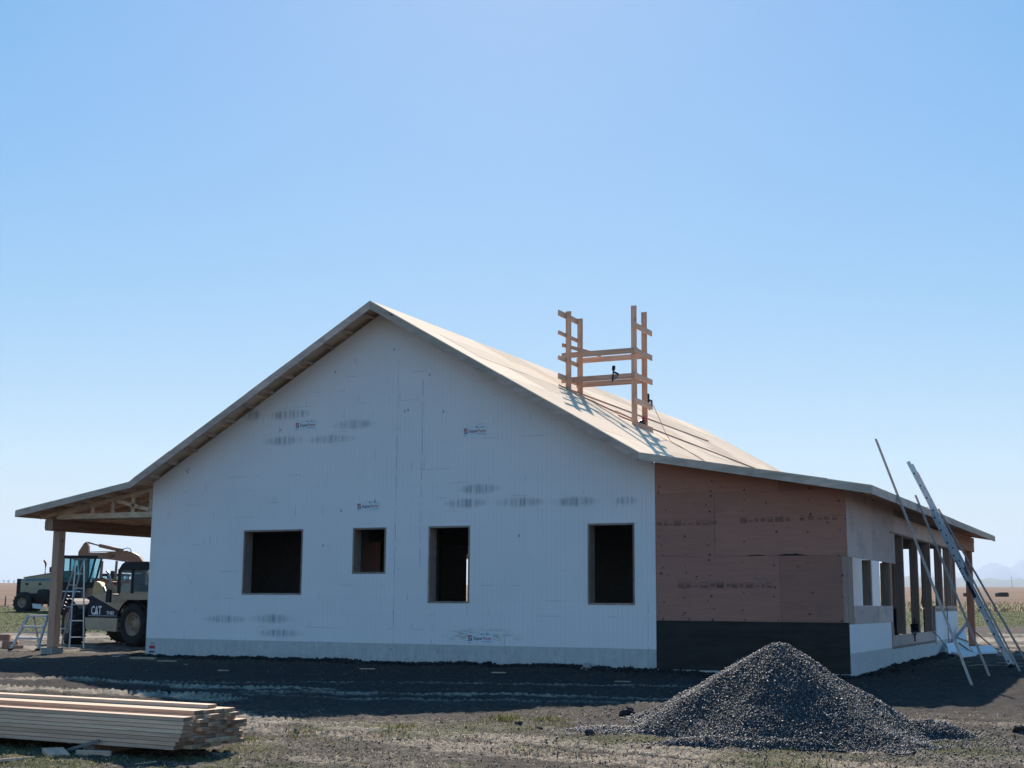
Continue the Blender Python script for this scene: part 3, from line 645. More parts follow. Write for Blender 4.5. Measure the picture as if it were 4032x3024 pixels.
# fascia boards along the rake, with a vertical depth of 0.18 on the steep and 0.155 on the shallow parts
def rake(xa, xb, y0, y1, name, drop, mat, n=1):
    for i in range(n):
        a = xa+(xb-xa)*i/n; c = xa+(xb-xa)*(i+1)/n; g_ = .002
        a2, c2 = (a+g_, c-g_)
        pl = [(a2, zr(a2)-.018), (c2, zr(c2)-.018), (c2, zr(c2)-drop), (a2, zr(a2)-drop)]
        MB().prism(pl, y0, y1).build(name, mat, house)
F0, F1 = -OH-.004, -OH+.036
rake(XL, XKL+.04, F0, F1, 'fascia_board', .158, M['fascia']); rake(XKL+.04, XR_, F0, F1, 'fascia_board', .185, M['fascia'], 2)
rake(XR_, XKR-.03, F0, F1, 'fascia_board', .185, M['fascia'], 2); rake(XKR-.03, XE, F0, F1, 'fascia_board', .158, M['fascia'])
MB().box(XE-.038, XE, -OH+.038, 9.3, ZE-.158, ZE-.019).build('eave_board', M['fascia'], house); MB().box(XE-.038, XE+.001, 9.303, YFARR, ZE-.158, ZE-.019).build('eave_board', M['fascia'], house)
MB().box(XL, XL+.038, -OH+.038, YFAR, ZL-.158, ZL-.019).build('eave_board', M['fascia'], house)
# look-out blocks in the rake overhang
def lookout(x, slope, y1=.02):
    z = zr(x)-.02; n_ = Vector((-slope, 0, 1)).normalized() if x > -1e9 else None
    n_ = Vector((slope, 0, 1)).normalized(); p0 = Vector((x, F1+.002, z))-n_*.052; p1 = Vector((x, y1, z))-n_*.052
    MB().beam(p0, p1, .042, .092, n_).build('lookout', M['fascia'], house)
x = -6.55
while x > XKL+.15: lookout(x, -SL); x -= .527
x = -5.95
while x < XKR-.1: lookout(x, SL); x += .527
for x in (-13.1, -13.65, -14.25, -14.85, -15.45, -15.95): lookout(x, -.1688, .6)
for x in (.6, 1.2, 1.8, 2.4, 3.0, 3.55, 4.05): lookout(x, .1733)
# porch trusses, left
tn = 0
for i in range(38):
    y = .02+i*.61
    t_ = empty('truss', house) if i < 12 else None
    zt = lambda xx: (ZL+.1688*(xx-XL))-.125
    mb = MB().prism([(-15.98, zt(-15.98)-.09), (-12.52, zt(-12.52)-.09), (-12.52, zt(-12.52)), (-15.98, zt(-15.98))], y, y+.038)
    b2 = MB().box(-15.44, -12.49, y, y+.038, 2.80, 2.93)
    if t_ is None:
        if i < 30:
            for q in (mb, b2): q.build('rafter', M['fascia'], house)
        continue
    mb.build('top_chord', M['truss'], t_); b2.build('bottom_chord', M['truss'], t_)
    for x in (-14.33, -13.70, -13.09, -12.56): MB().box(x-.045, x+.045, y+.001, y+.037, 2.931, zt(x)-.092).build('web', M['truss'], t_)
    MB().beam((-13.6, y+.019, 3.21), (-12.62, y+.019, 2.98), .036, .085, (0, 0, 1)).build('web', M['truss'], t_)
    MB().prism([(-15.40, 2.931), (-14.92, 2.931), (-14.92, zt(-14.92)-.092), (-15.40, zt(-15.40)-.092)], y+.002, y+.036).build('heel_plate', M['truss'], t_)
# rafters of the right lean-to, their tails showing over the openings
for i in range(32):
    y = .1+i*.61; zt = lambda xx: (ZKR-.1733*(xx-XKR))-.022
    if y < YFARR-.1: MB().prism([(.0, zt(0)-.13), (XE-.04, zt(XE-.04)-.13), (XE-.04, zt(XE-.04)), (0, zt(0))], y, y+.038).build('rafter', M['fascia'], house)
MB().box(3.52, 3.69, 14.6, 19.2, 2.78, 2.93).build('porch_plate', M['frameZ'], house)
# left porch
bm = MB(); prof = [(-15.53, 2.57), (-15.50, 2.515), (-15.31, 2.515), (-15.28, 2.56), (-15.28, 2.76), (-15.31, 2.795), (-15.50, 2.795), (-15.53, 2.74)]
bm.prism(prof, -.27, 22.9); bm.build('porch_beam', M['cedarY'], house); MB().prism([(a*.985-.23, b) for a, b in prof], -.276, -.271).build('beam_end', M['cedarZ'], house)
bm = MB()
for y in (.0,): bevel(MB().box(-15.515, -15.30, y, y+.215, -.275, 2.513).build('porch_post', M['cedarZ'], house), .012)
for y in (6, 12, 18): MB().box(-15.515, -15.30, y, y+.215, -.6, 2.513).build('porch_post', M['cedarZ'], house)
MB().box(-15.60, -15.24, -.08, .28, -.55, -.277).build('post_footing', M['concrete'], house)

# ------------------------------------------------------------------ on the roof
def rz_(x): return ZRG-SL*(x-XR_)
sc_ = thing('roof_scaffold', 'open frame of pale two-by-six boards standing on the roof slope', 'scaffold', (-3.3, 5.7, rz_(-3.3)))
SO = (-3.3, 5.7, rz_(-3.3))
def sp_(mb, name, mat): return mb.build(name, mat, sc_, SO)
W_ = .138; T_ = .037
for x, y, zt_, xx in [(-4.09, 5.27, 8.06, 0), (-4.09, 6.02, 8.02, 0), (-2.545, 5.77, 8.17, 0), (-2.54, 6.50, 8.15, 0)]:
    sp_(MB().box(x-W_/2, x+W_/2, y, y+T_, rz_(x)-.02+.03, zt_), 'post', M['woodZ'])
for zc in (7.64, 7.01, 6.385, 5.757, 5.17): sp_(MB().box(-2.468, -2.432, 5.56, 6.82, zc-.068, zc+.068), 'rung', M['woodY'])
for zc, w2 in ((7.955, .068), (7.46, .045), (6.83, .05), (6.37, .068)):
    sp_(MB().box(-4.20, -4.163, 4.87, 6.25, zc-w2, zc+w2), 'rung', M['woodY'])
for zc in (7.035, 6.402): sp_(MB().box(-4.47, -2.44, 5.728, 5.766, zc-.067, zc+.067), 'front_rail', M['woodX']); 
for zc in (7.03, 6.40): sp_(MB().box(-4.40, -2.47, 6.54, 6.578, zc-.067, zc+.067), 'back_rail', M['woodX'])
sp_(MB().beam((-4.22, 5.2, 7.20), (-3.72, 6.5, 7.12), .037, .085), 'brace', M['woodY'])
def on_roof(x, y, h): return (x, y, rz_(x)+h)
# toe boards lying on the slope
for i, (a, b, lab) in enumerate([((-4.20, 5.0), (-3.98, 16.4), 'long pale toe board running above the scaffold feet, nearest the ridge'), ((-2.98, 5.9), (-2.20, 15.4), 'long toe board nailed across the slope to the right of the scaffold'),
        ((-3.95, 5.1), (-3.30, 6.6), 'short toe board beneath the left legs of the scaffold'), ((-3.45, 6.9), (-3.05, 7.9), 'short offcut strip just behind the right scaffold legs')]):
    b_ = MB().beam(on_roof(*a, .022), on_roof(*b, .022), .085, .037, (SL, 0, 1)); top(b_, 'toe_board', M['woodY'], lab, 'board', 'toe boards on the roof')
def nail_gun(name, loc, rx, label):
    r_ = thing(name, label, 'nail gun', loc); r_.rotation_euler = rx
    MB().lathe((0, 0, .10), (0, 0, 1), [(0, 0), (0, .035), (.03, .042), (.10, .042), (.12, .036), (.12, 0)], 12).build('motor_cap', M['blackp'], r_)
    MB().box(-.018, .018, -.022, .022, -.14, .10).box(-.012, .012, -.012, .012, -.2, -.14).build('body', M['blackp'], r_)
    MB().beam((.02, 0, .06), (.13, 0, .02), .034, .045, (0, 0, 1)).box(.11, .14, -.02, .02, -.03, .05).build('handle', M['blackp'], r_)
    MB().beam((.01, 0, -.13), (.12, 0, -.03), .026, .05, (0, 0, 1)).build('magazine', M['steel'], r_); return r_
nail_gun('nail_gun', (-3.07, 5.70, 6.46), (0, R(6), R(20)), 'black nail gun hooked over the lower front rail of the roof scaffold')
nail_gun('nail_gun', (-2.47, 6.60, 5.85), (0, R(-8), R(70)), 'black nail gun hanging on the right scaffold post above the tool pouch')
tp = thing('tool_pouch', 'dark tool pouch with red top on the lowest right scaffold board', 'tool pouch', (-2.50, 6.18, 5.12))
MB().box(-.07, .05, -.16, .12, .0, .20).box(-.05, .04, -.2, -.15, .05, .17).build('bag', M['blackp'], tp); MB().box(-.03, .05, .08, .26, .22, .33).beam((0, .1, .25), (0, -.22, .16), .03, .03).build('grip', M['redtool'], tp)
ho = MB(); pts = [(-2.44, 6.62, 5.92), (-2.38, 6.75, 5.75), (-2.30, 6.95, 5.45), (-2.2, 7.05, 5.15), (-2.05, 7.0, rz_(-2.05)+.02), (-1.7, 6.95, rz_(-1.7)+.015), (-1.3, 6.75, rz_(-1.3)+.015), (-.94, 6.4, rz_(-.94)+.015), (-.3, 6.1, rz_(-.3)+.015), (.6, 6.0, 3.66), (2.2, 6.1, 3.38), (4.28, 6.3, 3.03), (4.36, 6.35, 2.8)]
top(ho.tube(pts, .0075, 6), 'air_hose', M['cordo'], 'thin orange brown hose trailing down the roof from the scaffold', 'hose')
pts = [(-2.4, 6.9, rz_(-2.4)+.01), (-1.9, 6.6, rz_(-1.9)+.01), (-1.4, 7.1, rz_(-1.4)+.01), (-.9, 6.6, rz_(-.9)+.01), (-.2, 6.3, rz_(-.2)+.01)]
top(MB().tube(pts, .006, 6), 'air_hose', M['cordo'], 'second thin cord lying flat on the roof slope beside the looser hose', 'hose')

# ------------------------------------------------------------------ things leaning on the right eave
def plank(p0, p1, w_, t_, label):
    p0 = Vector(p0); p1 = Vector(p1); mb = MB().beam(p0-p0, p1-p0, w_, t_, (1, 0, .3)); o = mb.build('leaning_plank', M['planksl']); o.location = p0
    setp(o, label, 'plank', 'planks leaning on the eave'); return o
plank((5.867, -.679, -.465), (3.76, 2.965, 4.216), .088, .04, 'longest thin plank leaning leftmost, its tip high above the eave')
plank((5.887, 1.794, -.44), (4.24, 4.682, 3.175), .088, .04, 'second plank from the left, its tip ending just at the eave')
plank((6.262, 3.686, -.43), (3.70, 8.584, 4.033), .088, .04, 'plank leaning just right of the aluminium ladder, tip above the eave')
plank((6.42, 4.30, -.42), (4.22, 8.15, 3.10), .088, .04, 'rightmost leaning plank, its tip stopping at the eave')
ld = thing('extension_ladder', 'aluminium extension ladder leaning on the right eave between the planks', 'ladder', (5.95, 5.55, -.44))
LO = Vector((5.95, 5.55, -.44)); Ld = (Vector((3.90, 5.95, 4.0))-LO); LL = Ld.length; Ld = Ld.normalized()
lw = Vector((.0, 1, 0)); lw = (lw-Ld*lw.dot(Ld)).normalized(); ln_ = Ld.cross(lw).normalized()
if ln_.x < 0: ln_ = -ln_
def railp(o_, s0, s1, wd): return [(o_+Ld*s0), (o_+Ld*s1)]
for sec, (s0, s1, dn, hw) in enumerate([(0, 3.6, 0, .215), (2.3, LL, .045, .19)]):
    for sg in (-1, 1):
        a = lw*hw*sg+ln_*dn; mb = MB().beam(a+Ld*s0, a+Ld*s1, .026, .078, ln_); mb.build('rail', M['alu'], ld)
    k = s0+.17
    while k < s1-.05: MB().tube([-lw*hw+ln_*dn+Ld*k, lw*hw+ln_*dn+Ld*k], .017, 8).build('rung', M['alu'], ld); k += .305
    k = s0+.17; hb = MB()
    while k < s1-.05:
        for sg in (-1, 1):
            c = lw*(hw+.0145)*sg+ln_*dn+Ld*k; hb.lathe(c, lw*sg, [(0, .0), (0, .021), (.002, .019), (.002, 0)], 10)
        k += .305
    hb.build('rivet_rings', M['blackp'], ld)
for sg in (-1, 1): MB().beam(lw*.215*sg-Ld*.03, lw*.215*sg+Ld*.10, .045, .10, ln_).build('foot_shoe', M['blackp'], ld)
MB().beam(-lw*.232+ln_*.0+Ld*1.62, -lw*.232+Ld*1.98, .004, .07, ln_).build('label_sticker', M['blackp'], ld)
lb = MB()
for k in range(8): lb.beam(-lw*.2325+Ld*(2.05+k*.06)-ln_*.015, -lw*.2325+Ld*(2.075+k*.06)-ln_*.015, .003, .045 if k % 3 else .03, ln_)
lb.build('printed_marks', M['ink'], ld)
MB().beam(lw*.20+ln_*.05+Ld*2.18, lw*.20+ln_*.05+Ld*2.42, .05, .08, ln_).build('rung_lock', M['steel'], ld)

# rubbish by the half wall
t_ = MB().tube([(3.62, 12.2, -.36), (3.98, 14.35, .40)], .04, 12); top(t_, 'grey_pipe', M['pipe'], 'grey pipe leaning against the foot of the white half wall', 'pipe')
def slab(name, pts4, th, mat, label, cat, group=None):
    a = [Vector(q) for q in pts4]; n_ = (a[1]-a[0]).cross(a[3]-a[0]).normalized()*th; mb = MB(); mb.add(a+[q+n_ for q in a], [(3, 2, 1, 0), (4, 5, 6, 7), (0, 1, 5, 4), (1, 2, 6, 5), (2, 3, 7, 6), (3, 0, 4, 7)]); return top(mb, name, mat, label, cat, group)
slab('foam_offcut', [(4.42, 9.55, -.37), (4.62, 10.6, -.36), (4.25, 11.7, -.30), (4.02, 10.6, -.32)], .05, M['foam_plain'], 'flat white foam offcut on the dark soil, the nearer left one', 'foam offcut', 'foam offcuts by the half wall')
slab('foam_offcut', [(4.52, 10.9, -.34), (4.95, 12.2, -.34), (4.68, 13.4, -.22), (4.28, 12.1, -.22)], .05, M['foam_plain'], 'flat white foam offcut on the soil under the second leaning plank', 'foam offcut', 'foam offcuts by the half wall')
slab('foam_offcut', [(3.92, 12.4, -.38), (4.12, 13.3, -.38), (3.90, 14.1, .22), (3.80, 13.2, -.02)], .04, M['foam_plain'], 'crumpled white foam sheet propped against the end of the half wall', 'foam offcut', 'foam offcuts by the half wall')
slab('foam_offcut', [(3.95, 10.6, -.36), (4.1, 11.3, -.36), (3.9, 12.0, -.10), (3.8, 11.3, -.12)], .04, M['foam_plain'], 'small bent foam scrap tight in the corner below the grey pipe', 'foam offcut', 'foam offcuts by the half wall')
for a, b, lab in [((3.92, 14.3, .38), (4.75, 14.5, -.38), 'thin lath sloping steeply from the end of the half wall'), ((3.85, 13.2, .02), (4.72, 14.1, -.36), 'thin lath sloping gently below the steeper one'), ((3.92, 12.8, -.1), (4.25, 13.0, -.38), 'short lath beside the propped foam sheet')]:
    top(MB().beam(a, b, .04, .035), 'lath', M['frameZ'], lab, 'lath', 'laths beside the half wall')
top(MB().tube([(3.74, 12.25, .86), (3.75, 12.23, .6), (3.77, 12.1, .1), (3.8, 11.95, -.3), (4.0, 11.0, -.36), (4.3, 9.5, -.36), (4.2, 8.2, -.38)], .011, 6), 'power_cable', M['cordk'], 'dark cord hanging over the half wall cap down to the soil', 'cord')
top(MB().tube([(3.72, 9.7, .25), (3.8, 10.2, .1), (3.86, 10.9, -.15), (3.95, 11.6, -.33), (4.3, 10.3, -.36)], .011, 6), 'power_cable', M['cordk'], 'dark cord curving out over the opening sill', 'cord')
top(MB().tube([(4.75, 5.3, -.41), (5.05, 5.35, -.39), (5.2, 5.95, -.38), (5.5, 6.0, -.39), (6.1, 6.0, -.39), (7.0, 6.3, -.39), (8.0, 6.6, -.4)], .010, 6), 'ground_cord', M['cordp'], 'pale cord lying across the shaded soil under the ladder', 'cord')
top(MB().tube([(4.5, 7.2, -.39), (5.0, 7.4, -.385), (6.0, 7.5, -.385), (7.4, 7.9, -.39)], .008, 6), 'ground_cord', M['cordp'], 'thin pale cord further back on the shaded soil', 'cord')
# tools on the opening sill
dr = thing('cordless_drill', 'black cordless drill hanging over the edge of the opening sill', 'drill', (3.70, 7.05, .20))
MB().box(-.03, .05, -.09, .11, .0, .085).build('body', M['blackp'], dr); MB().box(-.02, .03, .02, .08, -.14, .0).build('grip', M['blackp'], dr); MB().lathe((.01, -.09, .045), (0, -1, 0), [(0, .03), (.06, .025), (.08, .012), (.08, 0)], 10).build('chuck', M['steel'], dr)
bk = thing('tool_bag', 'black tool bag standing on the sill between two studs', 'tool bag', (3.60, 7.95, .242))
MB().prism([(-.08, 0), (.08, 0), (.09, .20), (-.09, .20)], -.14, .10).build('bag', M['blackp'], bk); MB().tube([(0, -.11, .2), (0, -.07, .33), (0, .04, .33), (0, .08, .2)], .012, 6).build('handle', M['blackp'], bk)
bk = thing('rope_heap', 'dark coil of cord with an orange tint at the near end of the sill', 'cord', (3.58, 4.75, .242))
mb = MB()
for k in range(4): mb.tube([(.075*math.cos(a*.6), .17*math.sin(a*.6)+.02*k, .015+.018*k) for a in range(11)], .010, 6)
mb.build('coil', M['cordo'], bk); MB().box(-.05, .05, .18, .32, 0, .16).build('case', M['blackp'], bk)

# ------------------------------------------------------------------ lumber stack
BX, BY = .42, -14.62; gb = g(-.5, -14.2)
zb = -.520; counts = [8, 7, 9, 9, 10, 9, 6]; ords = ['bottom', 'second', 'third', 'fourth', 'fifth', 'sixth', 'seventh', 'eighth', 'ninth', 'tenth', 'eleventh']
rows_ = ['front', 'second', 'third', 'fourth', 'fifth', 'sixth', 'rearmost']; meshes = []
for i in range(6):
    mb = MB().box(-4.88, 0, 0, .1355, 0, .0342); mb.m[3] = 1; mb.m[5] = 1; meshes.append(mb.mesh('board', [M['stackwood'], M['endgrain_shade']]))
ext = {(0, 7): .10, (0, 6): .115, (0, 5): .10, (0, 4): .09, (0, 3): .08, (0, 2): .06, (0, 1): .02, (0, 0): .0}
rr = random.Random(11)
for c in range(7):
    base = [.0, .07, .07, .08, .09, .09, .08, .10][c]
    for k in range(counts[c]):
        o = bpy.data.objects.new('stack_board', rr.choice(meshes)); COL.objects.link(o)
        dx = ext.get((c, k), base+rr.uniform(-.05, .05))
        if c == 2 and k >= 8: dx = .0
        if c == 3 and k == 8: dx = .04
        if c == 4 and k == 9: dx = -.05
        o.location = (BX+dx-.10, BY+c*.1400+rr.uniform(-.006, .006), zb+k*.0386+.0006); o.rotation_euler = (0, R(.28), rr.uniform(-.0015, .0015))
        lay = 'top' if k == counts[c]-1 else ('bottom' if k == 0 else ords[k]+' from the bottom')
        setp(o, f'pale softwood board in the {rows_[c]} row of the lumber stack, {lay}', 'board', 'boards in the lumber stack')
for i, (x, lab) in enumerate([(-.74, 'dunnage block under the lumber stack, near its right end'), (-3.6, 'dunnage block under the lumber stack, far left end')]):
    o = top(MB().box(x-.07, x+.07, BY+.03, BY+1.08, gb-.03, zb-.004+.012*(x < -2)), 'dunnage_block', M['frameZ'], lab, 'timber block', 'dunnage blocks')
top(MB().beam((-.95, -14.72, gb+.02), (-.55, -14.66, zb+.05), .02, .03), 'pry_stick', M['steel'], 'dark stick leaning on the dunnage block in front of the stack', 'stick')
# offcuts on the grass
def offcut(x, y, L, W, H, rz, label, mat='woodX', tilt=0, nm='wood_offcut', dz=0):
    o = bevel(MB().box(-L/2, L/2, -W/2, W/2, 0, H).build(nm, M[mat]), .004); o.location = (x, y, g(x, y)+.005+dz); o.rotation_euler = (tilt, 0, rz); return setp(o, label, 'wood offcut', 'offcuts in front of the stack')
offcut(-.87, -14.90, .20, .42, .05, R(52), 'thick square-cut pale offcut lying flat in the grass before the stack', 'woodY', R(3))
offcut(-.56, -14.72, .36, .045, .05, R(14), 'wedge-shaped offcut on the grass close below the dunnage block')
offcut(-.98, -15.45, .55, .14, .03, R(70), 'long pale splintered board end in the lower left corner', 'woodX', R(-6))
offcut(.27, -14.94, .26, .014, .012, R(80), 'thin pale sliver of wood on the grass below the stack end')
offcut(-11.75, -.92, .62, .12, .05, R(8), 'short pale plank lying at the left foot of the white gable wall', 'woodX')
rr = random.Random(21); P_ = [(-13.6, .5), (-13.1, -.2), (-14.1, .9), (-12.9, 1.6), (-13.9, 2.4), (-14.4, 1.9), (-10.6, -1.5), (-9.1, -2.6), (-5.2, -2.1), (-2.4, -2.0), (-7.2, -4.0), (.5, -3.1)]
txt = ['beside the left porch post', 'left of the house corner', 'in the sun behind the porch footing', 'under the porch near the wall', 'behind the porch post', 'in front of the stepladder', 'in the shade left of the wide window', 'in the shade below the wide window', 'in the shade under the small window', 'in the shade under the right window', 'in the middle of the shaded soil', 'in the shade before the black sheets']
for (x, y), tx in zip(P_, txt):
    L = rr.uniform(.18, .42); o = offcut(x, y, L, rr.uniform(.05, .1), .022, rr.uniform(-.4, .4), f'small pale wood scrap {tx}', 'woodX', 0, 'wood_scrap'); o['group'] = 'wood scraps round the house'
# cedar beam ends stacked at the left
def cblock(lat, dep, w_, d_, h_, dz, rz, lab):
    x, y = LD(lat, dep); o = bevel(MB().box(-w_/2, w_/2, -d_/2, d_/2, 0, h_).build('cedar_offcut', M['cedarZ']), .01); o.location = (x, y, g(x, y)+dz-.01); o.rotation_euler = (0, 0, YAW+rz); setp(o, lab, 'timber offcut', 'cedar beam ends left of the steps')
cblock(-14.35, 37.0, .50, .3, .20, 0, .1, 'reddish beam end at the bottom left of the pile'); cblock(-13.95, 37.0, .28, .28, .20, 0, -.15, 'reddish beam end, bottom middle of the pile'); cblock(-13.55, 37.3, .40, .26, .19, 0, .25, 'reddish beam end, bottom right of the pile')
cblock(-14.15, 37.2, .55, .3, .19, .205, -.05, 'reddish beam end laid on top at the left'); cblock(-13.72, 37.3, .30, .26, .17, .205, .2, 'reddish beam end laid on top at the right'); cblock(-13.2, 36.8, .34, .12, .10, 0, .5, 'low reddish block lying beside the step stand')

# ------------------------------------------------------------------ ladders by the porch
def local(lat, dep): x, y = LD(lat, dep); return (x, y, g(x, y))
st = thing('step_stand', 'wide low aluminium step stand with three treads, left of the porch post', 'step stand', local(-12.58, 35.9), YAW)
for x0, xt in ((-.36, -.02), (.34, .47)):
    MB().beam((x0, -.25, 0), (xt, .0, .90), .04, .095, (0, 1, 0)).build('front_leg', M['alu'], st)
for x0, xt in ((.20, .08), (.62, .45)):
    MB().beam((x0, .35, .0), (xt, .06, .88), .035, .07, (0, 1, 0)).build('rear_leg', M['alu'], st)
for k, (z, y, dp) in enumerate([(.33, -.16, .16), (.62, -.08, .16), (.90, .03, .24)]):
    f_ = z/.9; xa = -.36+.34*f_; xb = .34+.13*f_; MB().box(xa, xb, y-dp/2, y+dp/2, z-.05, z).build('tread', M['alu'], st)
MB().box(-.41, -.31, -.30, -.20, 0, .05).build('rubber_foot', M['blackp'], st); MB().box(.29, .39, -.30, -.20, 0, .05).build('rubber_foot', M['blackp'], st)
MB().beam((-.2, .2, .45), (.5, .2, .45), .02, .04).build('rear_brace', M['alu'], st)
al = thing('stepladder', 'tall open aluminium stepladder standing just behind the porch post', 'ladder', local(-11.88, 37.4), YAW)
Ht = 2.40
for x0, xt in ((-.10, -.16), (.29, .07)): MB().beam((x0, 0, 0), (xt-.05, .45, Ht), .026, .055, (0, 1, 0)).build('rail', M['alu'], al)
for z in (.30, .74, 1.18, 1.62, 2.02):
    f_ = z/Ht; a = -.10+(-.21+.10)*f_; b = .29+(.02-.29)*f_; MB().box(a, b, .45*f_-.04, .45*f_+.04, z-.025, z).build('tread', M['alu'], al)
for x0, xt in ((-.95, -.20), (-.62, .0)): MB().beam((x0, .9, 0), (xt-.02, .50, Ht-.05), .026, .06, (0, 1, 0)).build('rear_rail', M['alu_dark'], al)
for z in (.5, 1.1, 1.7): f_ = z/Ht; MB().beam((-.95+.75*f_, .9-.4*f_, z), (-.62+.62*f_, .9-.4*f_, z), .02, .02).build('rear_bar', M['alu'], al)
MB().box(-.26, .06, .40, .58, Ht-.02, Ht+.03).build('top_cap', M['steel'], al)
lb = MB()
for k in range(5): lb.beam((-.55+.03*k, .66, 1.0+.09*k), (-.53+.03*k, .655, 1.05+.09*k), .05, .05)
lb.build('printed_marks', M['ink'], al)

# ------------------------------------------------------------------ wheels and machines
def wheel(parent, c, axis, r, w_, rimr, name='wheel', lugs=18, rim='rimtan', steer=0):
    """c centre of the tyre, axis points out of the visible side"""
    e = bpy.data.objects.new(name, None); e.empty_display_size = .1; e.parent = parent; COL.objects.link(e); e.location = c
    ax = Vector(axis).normalized(); h = w_/2
    tm = MB().lathe((0, 0, 0), ax, [(-h*.8, rimr), (-h, rimr*1.25), (-h*.95, r*.88), (-h*.7, r*.965), (h*.7, r*.965), (h*.95, r*.88), (h, rimr*1.25), (h*.8, rimr)], 32)
    a = ax.cross(Vector((0, 0, 1))).normalized(); b = ax.cross(a)
    for k in range(lugs):
        for sd_ in (-1, 1):
            t0 = 2*math.pi*(k+.5*(sd_ > 0))/lugs; t1 = t0+.16
            p0 = ax*(h*.95*sd_)+(a*math.cos(t0)+b*math.sin(t0))*r*.955; p1 = ax*(h*.02*sd_)+(a*math.cos(t1)+b*math.sin(t1))*r*.985
            tm.beam(p0, p1, .05*r/.6, .055*r/.6, (a*math.cos(t0)+b*math.sin(t0)))
    tm.build('tyre', M['rubber'], e)
    rm = MB().lathe((0, 0, 0), ax, [(h*.82, rimr*1.0), (h*.9, rimr*.97), (h*.55, rimr*.90), (h*.3, rimr*.80), (h*.28, rimr*.45), (h*.5, rimr*.40), (h*.52, 0)], 28)
    rm.build('rim', M[rim], e)
    nb = MB()
    for k in range(8): t0 = k*math.pi/4; nb.lathe(ax*(h*.27)+(a*math.cos(t0)+b*math.sin(t0))*rimr*.6, ax, [(0, .03), (.04, .026), (.04, 0)], 6)
    nb.build('wheel_nuts', M['steel'], e)['kind'] = 'stuff'
    return e
# telehandler: local x from its left wheel to its right wheel, local y away from the viewer
TLx, TLy = -20.34, 5.71; TRx, TRy = -17.22, 4.95
ta = math.atan2(-1.95, 2.55)+YAW+0.0
th = thing('telehandler', 'dusty tan and black telehandler with long flat boom, parked behind the porch', 'telehandler', (-20.25, 5.95, g(-20.3, 5.8)), YAW-R(37))
Rw = .62
wheel(th, (0, .0, Rw), (-.35, -1, 0), Rw, .46, .31, lugs=18); wheel(th, (3.05, -.05, Rw), (0, -1, 0), Rw, .46, .33)
wheel(th, (.05, 1.75, Rw), (-.3, 1, 0), Rw, .40, .30); wheel(th, (3.05, 1.75, Rw), (0, 1, 0), Rw, .40, .31)
MB().box(-.4, 3.6, .35, 1.4, .45, .95).build('chassis', M['cattan'], th)
MB().prism([(.98, .80), (2.35, .80), (2.50, .93), (1.02, 1.43), (.98, 1.40)], -.22, .30).build('side_panel', M['navy'], th)
MB().prism([(1.03, 1.432), (2.52, .935), (2.58, 1.12), (2.72, 1.30), (2.30, 1.45), (1.60, 1.47)], -.215, .32).build('engine_cover', M['cattan'], th)
MB().box(.99, 2.38, -.235, -.222, .83, .85).build('trim_strip', M['greyprint'], th)
MB().prism([(.92, .44), (2.34, .40), (2.36, .78), (.85, .78)], -.25, .35).build('fuel_tank', M['cattan'], th)
tx = text_mesh('CAT', .3); place_text(tx, th, 'lettering', M['white'], (1.10, -.224, .875), (1, 0, 0), (0, 0, 1.15), (0, -1, 0), .48)
MB().prism([(1.24, .88), (1.42, .88), (1.33, .965)], -.23, -.2255).build('lettering_triangle', M['white'], th)
tx = text_mesh('TH83', .14); place_text(tx, th, 'lettering', M['white'], (1.82, -.224, .875), (1, 0, 0), (0, 0, 1.0), (0, -1, 0), .34)
# fenders
for x in (0, 3.05):
    mb = MB(); n = 10
    for i in range(n):
        a0 = math.pi*(.12+.78*i/n); a1 = math.pi*(.12+.78*(i+1)/n); r0 = Rw+.07
        mb.add([(x+r0*math.cos(a0), -.28, Rw+r0*math.sin(a0)), (x+r0*math.cos(a1), -.28, Rw+r0*math.sin(a1)), (x+r0*math.cos(a1), .30, Rw+r0*math.sin(a1)), (x+r0*math.cos(a0), .30, Rw+r0*math.sin(a0)),
                (x+(r0+.02)*math.cos(a0), -.28, Rw+(r0+.02)*math.sin(a0)), (x+(r0+.02)*math.cos(a1), -.28, Rw+(r0+.02)*math.sin(a1)), (x+(r0+.02)*math.cos(a1), .30, Rw+(r0+.02)*math.sin(a1)), (x+(r0+.02)*math.cos(a0), .30, Rw+(r0+.02)*math.sin(a0))], BOXF, 0)
    mb.build('fender', M['blackp'], th)
# boom, its pivot tower and cab
MB().prism([(.25, 1.0), (.95, 1.0), (.95, 1.45), (.50, 1.80), (.28, 1.84), (.18, 1.6)], .45, .62).build('boom_tower', M['catyel'], th)
MB().prism([(.25, 1.0), (.95, 1.0), (.95, 1.45), (.50, 1.80), (.28, 1.84), (.18, 1.6)], 1.05, 1.22).build('boom_tower', M['catyel'], th)
MB().box(.35, 5.6, .64, 1.03, 1.40, 1.76).build('boom', M['cattan'], th); MB().box(.32, 4.8, .63, 1.04, 1.765, 1.78).build('boom_cap', M['catyel'], th)
MB().tube([(.75, .42, 1.66), (1.25, .40, .95)], .05, 10).build('lift_cylinder', M['steel'], th)
MB().tube([(.2, .5, 1.85), (.6, .5, 1.93), (.95, .48, 1.85), (1.3, .45, 1.75)], .02, 6).build('hydraulic_hose', M['blackp'], th)
MB().box(.95, 1.35, .5, .9, 1.73, 1.82).build('red_cover', M['redtool'], th)
cab = empty('cab', th)
def rounded(x0, x1, z0, z1, r):
    pts = [(x0, z0), (x1, z0)]
    for k in range(5): a = k/4*math.pi/2; pts.append((x1-r+r*math.cos(a), z1-r+r*math.sin(a)))
    for k in range(5): a = math.pi/2+k/4*math.pi/2; pts.append((x0+r+r*math.cos(a), z1-r+r*math.sin(a)))
    return pts
cx0, cx1, cz0, cz1 = 2.42, 3.95, 1.48, 2.36
